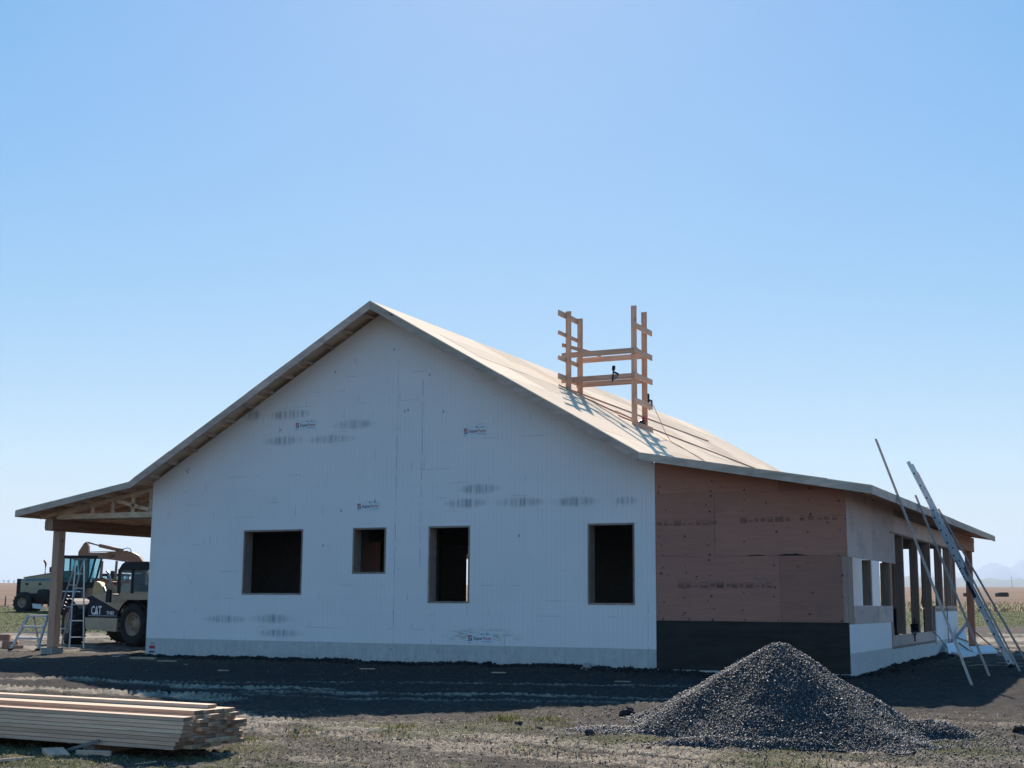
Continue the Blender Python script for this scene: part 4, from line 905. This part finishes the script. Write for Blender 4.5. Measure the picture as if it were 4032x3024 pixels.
MB().prism([(cx0+.02, cz1-.30), (cx0+.02, cz1-.22), (cx0+.16, cz1-.06), (cx0+.30, cz1), (cx1-.2, cz1), (cx1, cz1-.14), (cx1, cz1-.22), (cx0+.2, cz1-.22)], -.35, .55).build('roof_panel', M['blackp'], cab)
for x in (cx0, 3.02, cx1-.09):
    for y in (-.35, .48): MB().box(x, x+.08, y, y+.07, cz0, cz1-.2).build('pillar', M['blackp'], cab)
MB().box(cx0+.08, 3.02, -.33, -.315, cz0+.04, cz1-.24).box(3.10, cx1-.09, -.33, -.315, cz0+.04, cz1-.24).box(cx0+.08, cx1-.09, .51, .525, cz0+.04, cz1-.24).build('window_glass', M['glass2'], cab)
MB().box(cx0, cx1, -.30, .57, 1.30, cz0+.05).build('lower_shell', M['cattan'], cab)
MB().box(2.62, 2.95, .0, .4, 1.50, 1.72).box(2.6, 2.7, .02, .38, 1.7, 2.05).build('seat', M['navy'], cab)
mir = MB().tube([(2.45, -.3, 1.42), (2.30, -.45, 1.45)], .015, 6); mir.box(2.12, 2.32, -.50, -.45, 1.22, 1.58); mir.build('mirror', M['blackp'], th)
MB().tube([(1.62, .2, 1.36), (1.55, .1, 1.7), (1.38, .1, 2.05), (1.22, .15, 2.12)], .035, 8).build('exhaust_pipe', M['steel'], th)

def cabbox(parent, x0, x1, y0, y1, z0, z1, lean=0.0):
    c = empty('cab', parent)
    MB().box(x0-.06, x1+.10, y0-.06, y1+.06, z1-.16, z1).build('roof_panel', M['blackp'], c); MB().box(x0, x1, y0, y1, z0, z0+.35).build('lower_shell', M['blackp'], c)
    for fx in (0, .36, .60, 1.0):
        for y in (y0, y1-.08):
            x = x0+(x1-x0-.10)*fx; MB().beam((x+.05-lean*(fx == 1.0), y+.04, z0+.3), (x+.05, y+.04, z1-.16), .08, .10).build('pillar', M['blackp'], c)
    MB().box(x0+.08, x1-.08, y0+.03, y0+.045, z0+.36, z1-.17).box(x0+.08, x1-.08, y1-.045, y1-.03, z0+.36, z1-.17).build('window_glass', M['glass'], c)
    MB().box(x0+.5, x0+1.0, y0+.5, y1-.5, z0+.3, z0+.75).box(x0+.48, x0+.62, y0+.5, y1-.5, z0+.7, z0+1.3).build('seat', M['navy'], c); return c
# motor grader: local x runs to the right along the machine, z up from the plain
gx, gy = LD(-28.35, 79.6); gr = thing('motor_grader', 'grey-tan motor grader with sloping hood and glass cab, parked beyond the porch', 'motor grader', (gx, gy, g(gx, gy)), YAW+R(3))
WR = .60
wheel(gr, (.30, -.85, WR-.1), (-.3, -1, 0), WR, .42, .28, lugs=16); wheel(gr, (1.45, -1.0, .84), (1, -.12, 0), .42, .60, .18, lugs=14, rim='rubber'); wheel(gr, (.30, .9, WR-.1), (0, 1, 0), WR, .42, .30, lugs=12); wheel(gr, (1.75, .9, WR), (0, 1, 0), WR, .42, .30, lugs=12)
MB().prism([(-.02, 1.02), (2.7, 1.02), (2.7, 2.30), (1.8, 2.18), (.25, 1.92), (-.02, 1.80)], -.55, .55).build('hood', M['cattan'], gr)
MB().prism([(.10, 1.90), (.25, 1.925), (1.8, 2.19), (2.6, 2.30), (2.6, 2.35), (1.8, 2.25), (.25, 1.98), (.10, 1.95)], -.50, .50).build('hood_top', M['catbrown'], gr)
MB().box(-.26, -.03, -.5, .5, .80, 1.86).build('radiator_guard', M['blackp'], gr); MB().prism([(.2, 1.72), (2.6, 1.82), (2.6, 1.94), (.2, 1.84)], -.562, -.552).build('side_stripe', M['bluest'], gr)
MB().box(.25, .42, -.565, -.553, 1.50, 1.62).build('vent', M['blackp'], gr); MB().box(1.0, 1.15, -.565, -.553, 1.50, 1.62).build('vent', M['blackp'], gr)
MB().box(-.1, 2.6, -.5, .5, .45, 1.0).build('tandem_case', M['blackp'], gr); MB().prism([(.9, .20), (1.5, .12), (1.35, .42), (.85, .45)], -1.1, -1.04).build('step_plate', M['white'], gr)
MB().tube([(1.22, -.2, 2.0), (1.24, -.2, 2.72), (1.20, -.2, 2.82), (1.12, -.2, 2.94)], .06, 10).build('exhaust_stack', M['catbrown'], gr)
MB().lathe((1.62, -.2, 2.1), (0, 0, 1), [(0, .05), (.14, .06), (.14, .15), (.42, .16), (.46, .10), (.50, 0)], 14).build('air_cleaner', M['blackp'], gr)
cabbox(gr, 2.35, 4.25, -.75, .75, 1.35, 3.22, .30)
MB().box(2.3, 3.5, -.72, .72, .75, 1.70).build('cab_base', M['navy'], gr); MB().box(2.35, 3.45, -.74, -.725, 1.12, 1.18).build('rail_trim', M['white'], gr)
MB().prism([(3.9, 1.95), (4.6, 1.92), (6.4, 1.78), (8.2, 1.55), (8.2, .9), (7.9, 1.2), (6.3, 1.55), (3.9, 1.65)], -.14, .14).build('main_frame', M['catbrown'], gr)
for x in (4.53, 5.36): MB().tube([(x-.04, -.5, 1.3), (x+.02, -.5, 2.93)], .075, 10).build('lift_cylinder', M['catbrown'], gr)
MB().tube([(5.93, -.3, 1.7), (5.92, -.3, 2.75), (5.97, -.3, 2.95)], .055, 10).build('exhaust_stack', M['steel'], gr)
MB().prism([(4.6, .15), (6.0, .15), (6.0, .70), (4.6, .70)], -1.8, 1.8).build('blade', M['steel'], gr)
wheel(gr, (8.0, -.9, WR), (0, -1, 0), WR, .38, .30, lugs=12); wheel(gr, (8.0, .9, WR), (0, 1, 0), WR, .38, .30, lugs=12)
# second machine further behind
gx, gy = LD(-27.4, 92.0); g2 = thing('dozer', 'distant machine with a small glass cab behind the telehandler', 'bulldozer', (gx, gy, g(gx, gy)), YAW)
cabbox(g2, .0, 1.5, -.7, .7, 1.15, 2.25); MB().box(-1.2, .0, -.6, .6, .6, 1.35).build('hood', M['catbrown'], g2); MB().box(1.6, 3.0, -.6, .6, .6, 1.35).build('rear_body', M['catbrown'], g2)
for s in (-1, 1): MB().prism([(-1.2, .05), (-1.5, .35), (-1.1, .7), (2.8, .7), (3.2, .35), (2.8, .05)], s*.95-.25, s*.95+.25).build('track', M['blackp'], g2)
# excavator with raised boom
ex_, ey_ = LD(-30.2, 97.0); ex = thing('excavator', 'tan excavator with long raised boom behind the grader and telehandler', 'excavator', (ex_, ey_, g(ex_, ey_)), YAW)
boom = [(.04, 3.74), (1.4, 3.78), (2.46, 3.92), (3.23, 3.85), (3.74, 3.59), (4.10, 3.15), (4.50, 2.24), (4.69, 1.70), (4.23, 1.70), (3.96, 2.33), (3.50, 2.95), (2.86, 3.12), (1.95, 3.26), (.77, 3.37), (.04, 3.46)]
MB().prism(boom, -.28, .28).build('boom', M['catbrown'], ex)
MB().prism([(-.02, 4.54), (.11, 4.25), (.16, 3.70), (.13, 3.34), (.02, .97), (-.31, .97), (-.56, 3.34), (-.56, 3.81), (-.20, 4.43)], -.2, .2).build('stick', M['catbrown'], ex)
MB().tube([(.04, 0, 4.49), (.86, 0, 4.28)], .06, 10).build('cylinder_rod', M['steel'], ex); MB().tube([(.86, 0, 4.28), (2.57, 0, 3.92)], .13, 12).build('stick_cylinder', M['catbrown'], ex)
MB().tube([(2.46, -.1, 3.99), (2.86, -.1, 4.12), (3.08, -.1, 4.07), (3.23, -.1, 3.77)], .03, 6).build('hydraulic_hose', M['blackp'], ex)
MB().tube([(.3, -.31, 3.80), (1.2, -.31, 3.84), (2.2, -.31, 3.84), (3.0, -.31, 3.90)], .03, 6).build('boom_pipe', M['catbrown'], ex)
place_text(text_mesh('CAT', .4), ex, 'lettering', M['blackp'], (1.66, -.29, 3.40), (1, 0, 0), (0, 0, .9), (0, -1, 0), .46)
MB().box(2.6, 7.2, -1.3, 1.3, .8, 1.9).build('house_body', M['catbrown'], ex)
for s in (-1, 1): MB().prism([(2.2, .1), (1.8, .5), (2.2, .85), (7.4, .85), (7.8, .5), (7.4, .1)], s*1.2-.3, s*1.2+.3).build('track', M['blackp'], ex)

# ------------------------------------------------------------------ fences, bales, poles, far trees
def fpost(lat, dep, h, lab, r_=.075, lean=0):
    x, y = LD(lat, dep); o = MB().tube([(0, 0, -.1), (lean, 0, h)], [r_, r_*.85], 8).build('fence_post', M['postwood']); o.location = (x, y, g(x, y)); setp(o, lab, 'fence post', 'posts along the field fence')
fpost(-38.05, 101, .95, 'thick grey fence post at the left edge by the stubble field', .09); fpost(-35.6, 96.5, .68, 'shorter thin post right of the thick one at the left', .05)
for lat, dep, h, lab in [(41.6, 110, .75, 'fence post at the far right edge of the field'), (37.7, 118, .55, 'low post just left of the far right one'), (33.6, 112, .95, 'leaning stub seen through the first studs'), (28.0, 112, .8, 'post hidden mostly behind the studs')]: fpost(lat, dep, h, lab, .07, .12 if 'leaning' in lab else 0)
def bale(lat, dep, w_, h_, lab):
    x, y = LD(lat, dep); o = MB().prism([(-w_/2, 0), (w_/2, 0), (w_/2, h_*.75), (w_/2-.14, h_), (-w_/2+.2, h_*.97), (-w_/2, h_*.8)], -.6, .6).build('hay_bale', M['bale']); o.location = (x, y, g(x, y)-.02); o.rotation_euler = (0, 0, YAW); setp(o, lab, 'bale', 'dark bales in the stubble field')
bale(79.8, 222, 1.8, .72, 'dark oblong bale in the stubble right of the porch post'); bale(74.6, 222, 1.8, .72, 'dark oblong bale half behind the porch post'); bale(-151, 400, 2.4, .8, 'dark bale far off at the left edge')
def pole(lat, dep, h, lab, lean=0):
    x, y = LD(lat, dep); r_ = thing('utility_pole', lab, 'utility pole', (x, y, g(x, y)), YAW, 'utility poles on the horizon'); MB().tube([(0, 0, 0), (-lean, 0, h)], [.22, .14], 8).build('shaft', M['postwood'], r_); MB().box(-lean-.9, -lean+.9, -.08, .08, h-.9, h-.7).build('crossarm', M['postwood'], r_)
pole(551, 1500, 12.5, 'slim pole on the horizon at the right', .5); pole(457, 1500, 12.5, 'slim pole on the horizon seen between the studs', 1.0)
def far_tree(lat, dep, h, lab, seed):
    x, y = LD(lat, dep); r_ = thing('far_tree', lab, 'tree', (x, y, g(x, y)-.3), 0, 'trees on the left horizon'); q = random.Random(seed)
    MB().tube([(0, 0, 0), (q.uniform(-.3, .3), 0, h*.5)], [.25, .12], 6).build('trunk', M['bark'], r_)
    mb = MB()
    for i in range(150):
        a = q.random()*6.28; rr_ = q.random()**.5*h*.42; zz = h*(.25+.75*q.random()); k = 1-abs(zz/h-.6)*1.3; c = Vector((rr_*k*math.cos(a), rr_*k*math.sin(a), zz)); s = h*.07
        v = [c+Vector((q.uniform(-s, s), q.uniform(-s, s), q.uniform(-s, s))) for _ in range(3)]; mb.add(v, [(0, 1, 2)])
    mb.build('crown', M['leaf'], r_)
for i, (lat, h) in enumerate([(-757, 8), (-750, 5.5), (-742, 5), (-735, 6), (-727, 5), (-719, 7), (-711, 9), (-702, 5.5), (-692, 5.5), (-682, 5), (-764, 6.5)]):
    far_tree(lat, 2000, h, ['tall', 'low', 'small', 'bushy', 'small dark', 'rounded', 'tallest', 'low dark', 'squat', 'rightmost', 'leftmost'][i]+' grey-green tree in the row on the left horizon', 40+i)

# ------------------------------------------------------------------ gravel pile and loose stones
GPX, GPY = 4.80, -9.35
def pile_h(X, Y):
    dx = X-GPX; dy = Y-GPY; u_ = dx*Rh[0]+dy*Rh[1]; v_ = dx*Fh[0]+dy*Fh[1]; us = np.where(u_ > 0, u_*1.16, u_*1.03)
    a = np.arctan2(v_, us); r = np.hypot(us, v_*1.05); rm = 1.82+.14*np.sin(3*a+1)+.10*np.sin(5*a)+.05*np.sin(11*a)
    h = .985-np.where(r < .12, r*r*1.2, .0173+(r-.12)*(.565+.05*np.sin(2*a+.6)+.03*np.sin(7*a))); h = h+np.clip((r-rm*.72)/1.2, 0, 1)**2*.13; h = h+.10*(fbm(X, Y, .55, 4, 50)-.5)*np.clip(r*2, 0, 1)
    h2 = .17-((u_-1.45)**2*.45+(v_+.55)**2*1.1)+.05*(fbm(X, Y, .3, 3, 52)-.5)
    h3 = .10-((u_+.2)**2*.035+(v_+1.55)**2*1.6)+.06*(fbm(X, Y, .25, 3, 54)-.5)
    h4 = .05-((u_+2.0)**2*.15+(v_+.2)**2*.25)
    return np.maximum(np.maximum(np.maximum(h, h2), h3), h4)
gp = thing('gravel_pile', 'conical pile of dark crushed gravel in front of the lean-to', 'gravel pile', (GPX, GPY, g(GPX, GPY)))
n = 190; gxs = np.linspace(-3.3, 3.3, n); GX, GY = np.meshgrid(GPX+gxs, GPY+gxs, indexing='ij'); H = np.maximum(pile_h(GX, GY), -.06); Z = gz(GX, GY)+H
mb = MB(); mb.v = [(float(a), float(b), float(c)) for a, b, c in zip(GX.ravel()-GPX, GY.ravel()-GPY, Z.ravel()-g(GPX, GPY))]
keep = H > -.055
for i in range(n-1):
    for j in range(n-1):
        if keep[i, j] or keep[i+1, j] or keep[i, j+1] or keep[i+1, j+1]: mb.f.append((i*n+j, (i+1)*n+j, (i+1)*n+j+1, i*n+j+1)); mb.m.append(0); mb.smooth.append(True)
def gravel_mat(name, lo, hi, var_attr=True, gl=.65):
    t = NT(name); r = t.n('ShaderNodeNewGeometry').outputs['Random Per Island'] if var_attr else t.noise(t.co.outputs['Object'], 60, 3, .7)
    c = t.ramp(r, [(0.0, lo), (0.6, tuple((a+b)/2*.8 for a, b in zip(lo, hi))), (0.93, hi), (1.0, tuple(min(1, x*1.9) for x in hi))]); t.b.inputs['Roughness'].default_value = .5
    return t.fin(c, gl if var_attr else .9, 0, .35 if var_attr else .2)
M['stone'] = gravel_mat('crushed_gravel', (0.042, 0.041, 0.044), (0.165, 0.160, 0.165)); M['gbase'] = gravel_mat('gravel_bed', (0.022, 0.022, 0.026), (0.07, 0.07, 0.075), False)
mb.build('heap', M['gbase'], gp)
def stones(name, P, size, mat, parent=None, off=(0, 0, 0)):
    """many small crushed stones, each an irregular eight-faced lump"""
    N = len(P); base = np.array([(1, 0, 0), (0, 1, 0), (-1, 0, 0), (0, -1, 0), (0, 0, 1), (0, 0, -1)], float); fc = np.array([(0, 1, 4), (1, 2, 4), (2, 3, 4), (3, 0, 4), (1, 0, 5), (2, 1, 5), (3, 2, 5), (0, 3, 5)])
    q = rng.normal(size=(N, 4)); q /= np.linalg.norm(q, axis=1)[:, None]; w_, x, y, z = q.T
    Rm = np.stack([1-2*(y*y+z*z), 2*(x*y-z*w_), 2*(x*z+y*w_), 2*(x*y+z*w_), 1-2*(x*x+z*z), 2*(y*z-x*w_), 2*(x*z-y*w_), 2*(y*z+x*w_), 1-2*(x*x+y*y)], 1).reshape(N, 3, 3)
    S = size[:, None, None]*rng.uniform(.55, 1.25, (N, 6, 1)); B = base[None]*S*np.array([1.1, .85, .65])[None, None]
    V = np.einsum('nij,nkj->nki', Rm, B)+P[:, None, :]-np.array(off)[None, None]; Fq = (fc[None]+np.arange(N)[:, None, None]*6).reshape(-1, 3)
    me = bpy.data.meshes.new(name); me.vertices.add(N*6); me.vertices.foreach_set('co', V.astype(np.float32).ravel()); me.loops.add(Fq.size); me.loops.foreach_set('vertex_index', Fq.astype(np.int32).ravel())
    me.polygons.add(len(Fq)); me.polygons.foreach_set('loop_start', np.arange(0, Fq.size, 3, dtype=np.int32)); me.update(calc_edges=True); me.materials.append(mat)
    o = link(bpy.data.objects.new(name, me), parent); o['kind'] = 'stuff'; return o
N = 120000; a = rng.random(N)*2*math.pi; r = 2.7*np.sqrt(rng.random(N)); X = GPX+r*np.cos(a); Y = GPY+r*np.sin(a); h = pile_h(X, Y); k = (h > -.02)
X, Y, h = X[k], Y[k], h[k]; sz = .0065+.011*rng.random(len(X))**2; big = rng.random(len(X)) < .04; sz[big] *= 1.8
P = np.stack([X, Y, gz(X, Y)+np.maximum(h, 0)+sz*.35], 1); stones('stones', P, sz, M['stone'], gp, (GPX, GPY, g(GPX, GPY)))
N = 12000; X = GPX+rng.normal(0, 1.7, N)+1.0; Y = GPY+rng.normal(0, 1.3, N)+.1; h = pile_h(X, Y); d_ = (X-CX)*Fh[0]+(Y-CY)*Fh[1]; k = (h < .0) & (rng.random(N) < np.exp(h*1.6)); X, Y = X[k], Y[k]
zg = ground_fields(X, Y)[0]; sz = rng.uniform(.007, .017, len(X)); M['stone2'] = gravel_mat('scattered_gravel', (0.045, 0.043, 0.043), (0.17, 0.165, 0.165)); o = stones('loose_gravel', np.stack([X, Y, zg+sz*.4], 1), sz, M['stone2']); o['label'] = 'loose gravel scattered round the pile'
# clods of soil everywhere in the yard
N = 55000; dd = 11+45*rng.random(N)**1.5; ll = (rng.random(N)-.5)*2*(dd*.40); X = CX+Fh[0]*dd+Rh[0]*ll; Y = CY+Fh[1]*dd+Rh[1]*ll; k = ~((X > -12.5) & (X < 3.75) & (Y > -.02)) & (fbm(X, Y, 1.5, 3, 60) > .38); X, Y = X[k], Y[k]
zg = ground_fields(X, Y)[0]; sz = rng.uniform(.004, .014, len(X))*np.where(rng.random(len(X)) < .02, 1.7, 1); M['clod'] = gravel_mat('dry_clods', (0.05, 0.042, 0.035), (0.20, 0.165, 0.13), True, .95); o = stones('soil_clods', np.stack([X, Y, zg+sz*.2], 1), sz, M['clod']); o['label'] = 'crumbled soil clods over the yard'
N = 9000; t_ = rng.random(N); X = np.where(t_ < .78, -12.7+16.5*rng.random(N), 3.74+np.abs(rng.normal(0, .18, N))); Y = np.where(t_ < .78, -np.abs(rng.normal(0, .16, N))-.01, 14*rng.random(N)); zg = ground_fields(X, Y)[0]
sz = rng.uniform(.012, .042, N); M['wet'] = gravel_mat('dark_topsoil', (0.012, 0.011, 0.012), (0.045, 0.04, 0.038), True, .95); o = stones('topsoil_bank', np.stack([X, Y, zg+sz*.4], 1), sz, M['wet']); o['label'] = 'dark loose topsoil banked along the foot of the walls'
def lump(lat_x, y, s, lab, mat='wet'):
    z = float(ground_fields(np.array([lat_x]), np.array([y]))[0][0]); bmx = bmesh.new(); bmesh.ops.create_icosphere(bmx, subdivisions=3, radius=s)
    for v in bmx.verts: c = v.co; f_ = 1+.7*(float(vnoise(c.x*1+lat_x, c.y+c.z*2, s*.6, 3))-.5)+.35*(float(vnoise(c.x-c.z, c.y, s*.25, 4))-.5); v.co = Vector((c.x*1.15*f_, c.y*f_, c.z*.75*f_))
    me = bpy.data.meshes.new('soil_lump'); bmx.to_mesh(me); bmx.free(); me.materials.append(M['gbase'] if mat == 'wet' else M['concrete']); o = link(bpy.data.objects.new('soil_lump', me)); o.location = (lat_x, y, z+s*.35); setp(o, lab, 'soil clod', 'big soil clods')
lump(2.60, -8.52, .085, 'fist-sized dark clod left of the gravel pile'); lump(2.72, -8.62, .04, 'small clod touching the bigger one left of the gravel pile'); lump(5.75, -7.95, .06, 'dark clod on the right skirt of the gravel pile')
lump(1.48, -12.4, .06, 'dark clod in the dry foreground left of centre'); lump(1.9, -10.3, .045, 'dark clod on the sunlit ground near the weeds'); lump(2.3, -10.6, .04, 'small dark clod right of the weeds'); lump(3.6, -11.8, .045, 'dark clod at the front edge of the gravel'); lump(4.1, -11.85, .05, 'dark clod on the tyre track before the gravel'); lump(3.05, -10.9, .05, 'dark clod left of the gravel skirt'); lump(7.3, -8.3, .07, 'dark clod near the right edge'); lump(-5.0, -8.3, .07, 'dark clod behind the lumber stack')
lump(-1.35, -.25, .11, 'grey rock on the soil bank below the right part of the gable wall', 'c')

# ------------------------------------------------------------------ grass and weeds
def blades(name, X, Y, H_, W_b, mat, lean=.5, zz=None):
    N = len(X); z = ground_fields(X, Y)[0] if zz is None else zz; a = rng.random(N)*2*np.pi; b = rng.random(N)*2*np.pi; L = lean*H_*rng.uniform(.2, 1.3, N)
    p = np.stack([X, Y, z-.005], 1); s = np.stack([np.cos(a), np.sin(a), a*0], 1)*(W_b/2)[:, None]; d = np.stack([np.cos(b)*L, np.sin(b)*L, H_], 1)
    V = np.stack([p-s, p+s, p+d*.55+s*.7+np.array([0, 0, 1])*(H_*.08)[:, None], p+d*.55-s*.7+np.array([0, 0, 1])*(H_*.08)[:, None], p+d], 1).reshape(-1, 3); o5 = np.arange(N)*5
    me = bpy.data.meshes.new(name); me.vertices.add(N*5); me.vertices.foreach_set('co', V.astype(np.float32).ravel()); q = np.stack([o5, o5+1, o5+2, o5+3], 1); t3 = np.stack([o5+3, o5+2, o5+4], 1)
    lv = np.concatenate([q.ravel(), t3.ravel()]); me.loops.add(len(lv)); me.loops.foreach_set('vertex_index', lv.astype(np.int32)); me.polygons.add(2*N)
    me.polygons.foreach_set('loop_start', np.concatenate([np.arange(N)*4, 4*N+np.arange(N)*3]).astype(np.int32)); me.update(calc_edges=True); me.materials.append(mat)
    o = link(bpy.data.objects.new(name, me)); o['kind'] = 'stuff'; return o
def grass_mat(name, a, b, c_):
    t = NT(name); r = t.n('ShaderNodeNewGeometry').outputs['Random Per Island']; c = t.ramp(r, [(0.0, a), (0.45, b), (0.85, c_), (1.0, tuple(min(1, x*1.2) for x in c_))])
    t.fin(c, .7, 0, .2); tr = t.n('ShaderNodeBsdfTranslucent'); t.l(c, tr.inputs[0]); mx = t.n('ShaderNodeMixShader'); mx.inputs[0].default_value = .45
    t.l(t.b.outputs[0], mx.inputs[1]); t.l(tr.outputs[0], mx.inputs[2]); t.l(mx.outputs[0], t.t.nodes['Material Output'].inputs['Surface']); return t.mat
M['grass'] = grass_mat('yard_grass', (0.035, 0.055, 0.018), (0.085, 0.11, 0.035), (0.27, 0.23, 0.12)); M['weed'] = grass_mat('field_edge_weeds', (0.08, 0.08, 0.04), (0.19, 0.165, 0.10), (0.44, 0.39, 0.28)); M['farg'] = grass_mat('pasture', (0.028, 0.045, 0.014), (0.06, 0.08, 0.026), (0.14, 0.14, 0.062))
N = 90000; dd = 11.3+6.5*rng.random(N); ll = (rng.random(N)-.5)*2*dd*.42; X = CX+Fh[0]*dd+Rh[0]*ll; Y = CY+Fh[1]*dd+Rh[1]*ll; f_ = ground_fields(X, Y)
k = rng.random(N) < f_[2]*(.15+.85*(fbm(X, Y, .35, 3, 70) > .46))*.9*(1-f_[1]); X, Y = X[k], Y[k]; o = blades('foreground_grass', X, Y, rng.uniform(.015, .055, len(X)), rng.uniform(.003, .007, len(X)), M['grass'], 1.1); o['label'] = 'short patchy grass round the lumber stack and foreground'
N = 42000; dd = 11.3+7*rng.random(N); ll = (rng.random(N)-.5)*2*dd*.42; X = CX+Fh[0]*dd+Rh[0]*ll; Y = CY+Fh[1]*dd+Rh[1]*ll; k = (fbm(X, Y, .8, 4, 80) > .5) & (pile_h(X, Y) < -.03); X, Y = X[k], Y[k]
M['straw'] = grass_mat('dry_straw', (0.08, 0.065, 0.048), (0.22, 0.18, 0.13), (0.50, 0.43, 0.33)); o = blades('dry_straw', X, Y, rng.uniform(.010, .026, len(X)), rng.uniform(.006, .012, len(X)), M['straw'], 2.6); o['label'] = 'flattened dry straw over the foreground soil'
def tuft(x, y, n_, h_, lab, rad=.12):
    X = x+rng.normal(0, rad, n_); Y = y+rng.normal(0, rad, n_); o = blades('weed_clump', X, Y, rng.uniform(.3, 1, n_)*h_, rng.uniform(.006, .014, n_), M['grass'], .8); del o['kind']
    me = o.data; b_ = Vector((x, y, g(x, y))); me.transform(Matrix.Translation(-b_)); o.location = b_; setp(o, lab, 'weed', 'weed clumps in the yard')
for x, y, n_, h_, lab in [(1.5, -9.8, 260, .09, 'low green weed clump by the edge of the roof shadow'), (2.05, -9.75, 200, .08, 'green weed right of the larger clump near the shadow edge'), (2.4, -10.2, 120, .05, 'sparse weed left of the gravel pile'), (.2, -12.3, 160, .06, 'weed clump right of the lumber stack'), (-.1, -12.9, 200, .06, 'weed clump at the lower left, near the stack end'), (.95, -11.4, 220, .07, 'dark green weed tuft on the dry track'), (3.1, -12.6, 140, .05, 'small weed on the dry foreground below the track'), (5.9, -12.3, 90, .05, 'small weed in front of the gravel pile')]: tuft(x, y, n_, h_, lab)
N = 60000; dd = 50+52*rng.random(N); ll = (rng.random(N)-.5)*2*dd*.42; X = CX+Fh[0]*dd+Rh[0]*ll; Y = CY+Fh[1]*dd+Rh[1]*ll; f_ = ground_fields(X, Y); k = rng.random(N) < f_[2]; X, Y = X[k], Y[k]
o = blades('pasture_grass', X, Y, rng.uniform(.02, .07, len(X)), rng.uniform(.02, .05, len(X)), M['farg'], 1.5); o['label'] = 'green pasture grass beyond the yard'
N = 30000; dd = 91+42*rng.random(N)**1.3; ll = (rng.random(N)-.5)*2*dd*.42; X = CX+Fh[0]*dd+Rh[0]*ll; Y = CY+Fh[1]*dd+Rh[1]*ll; k = (fbm(X, Y, 6, 4, 90) > .45) & ((ll > 5) | (dd < 96)); X, Y = X[k], Y[k]; ll = ll[k]
H_ = rng.uniform(.08, .38, len(X))*np.where(ll > 5, 1, .35); o = blades('fence_line_weeds', X, Y, H_, rng.uniform(.05, .14, len(X)), M['weed'], .5); o['label'] = 'pale dry weeds along the field fence'
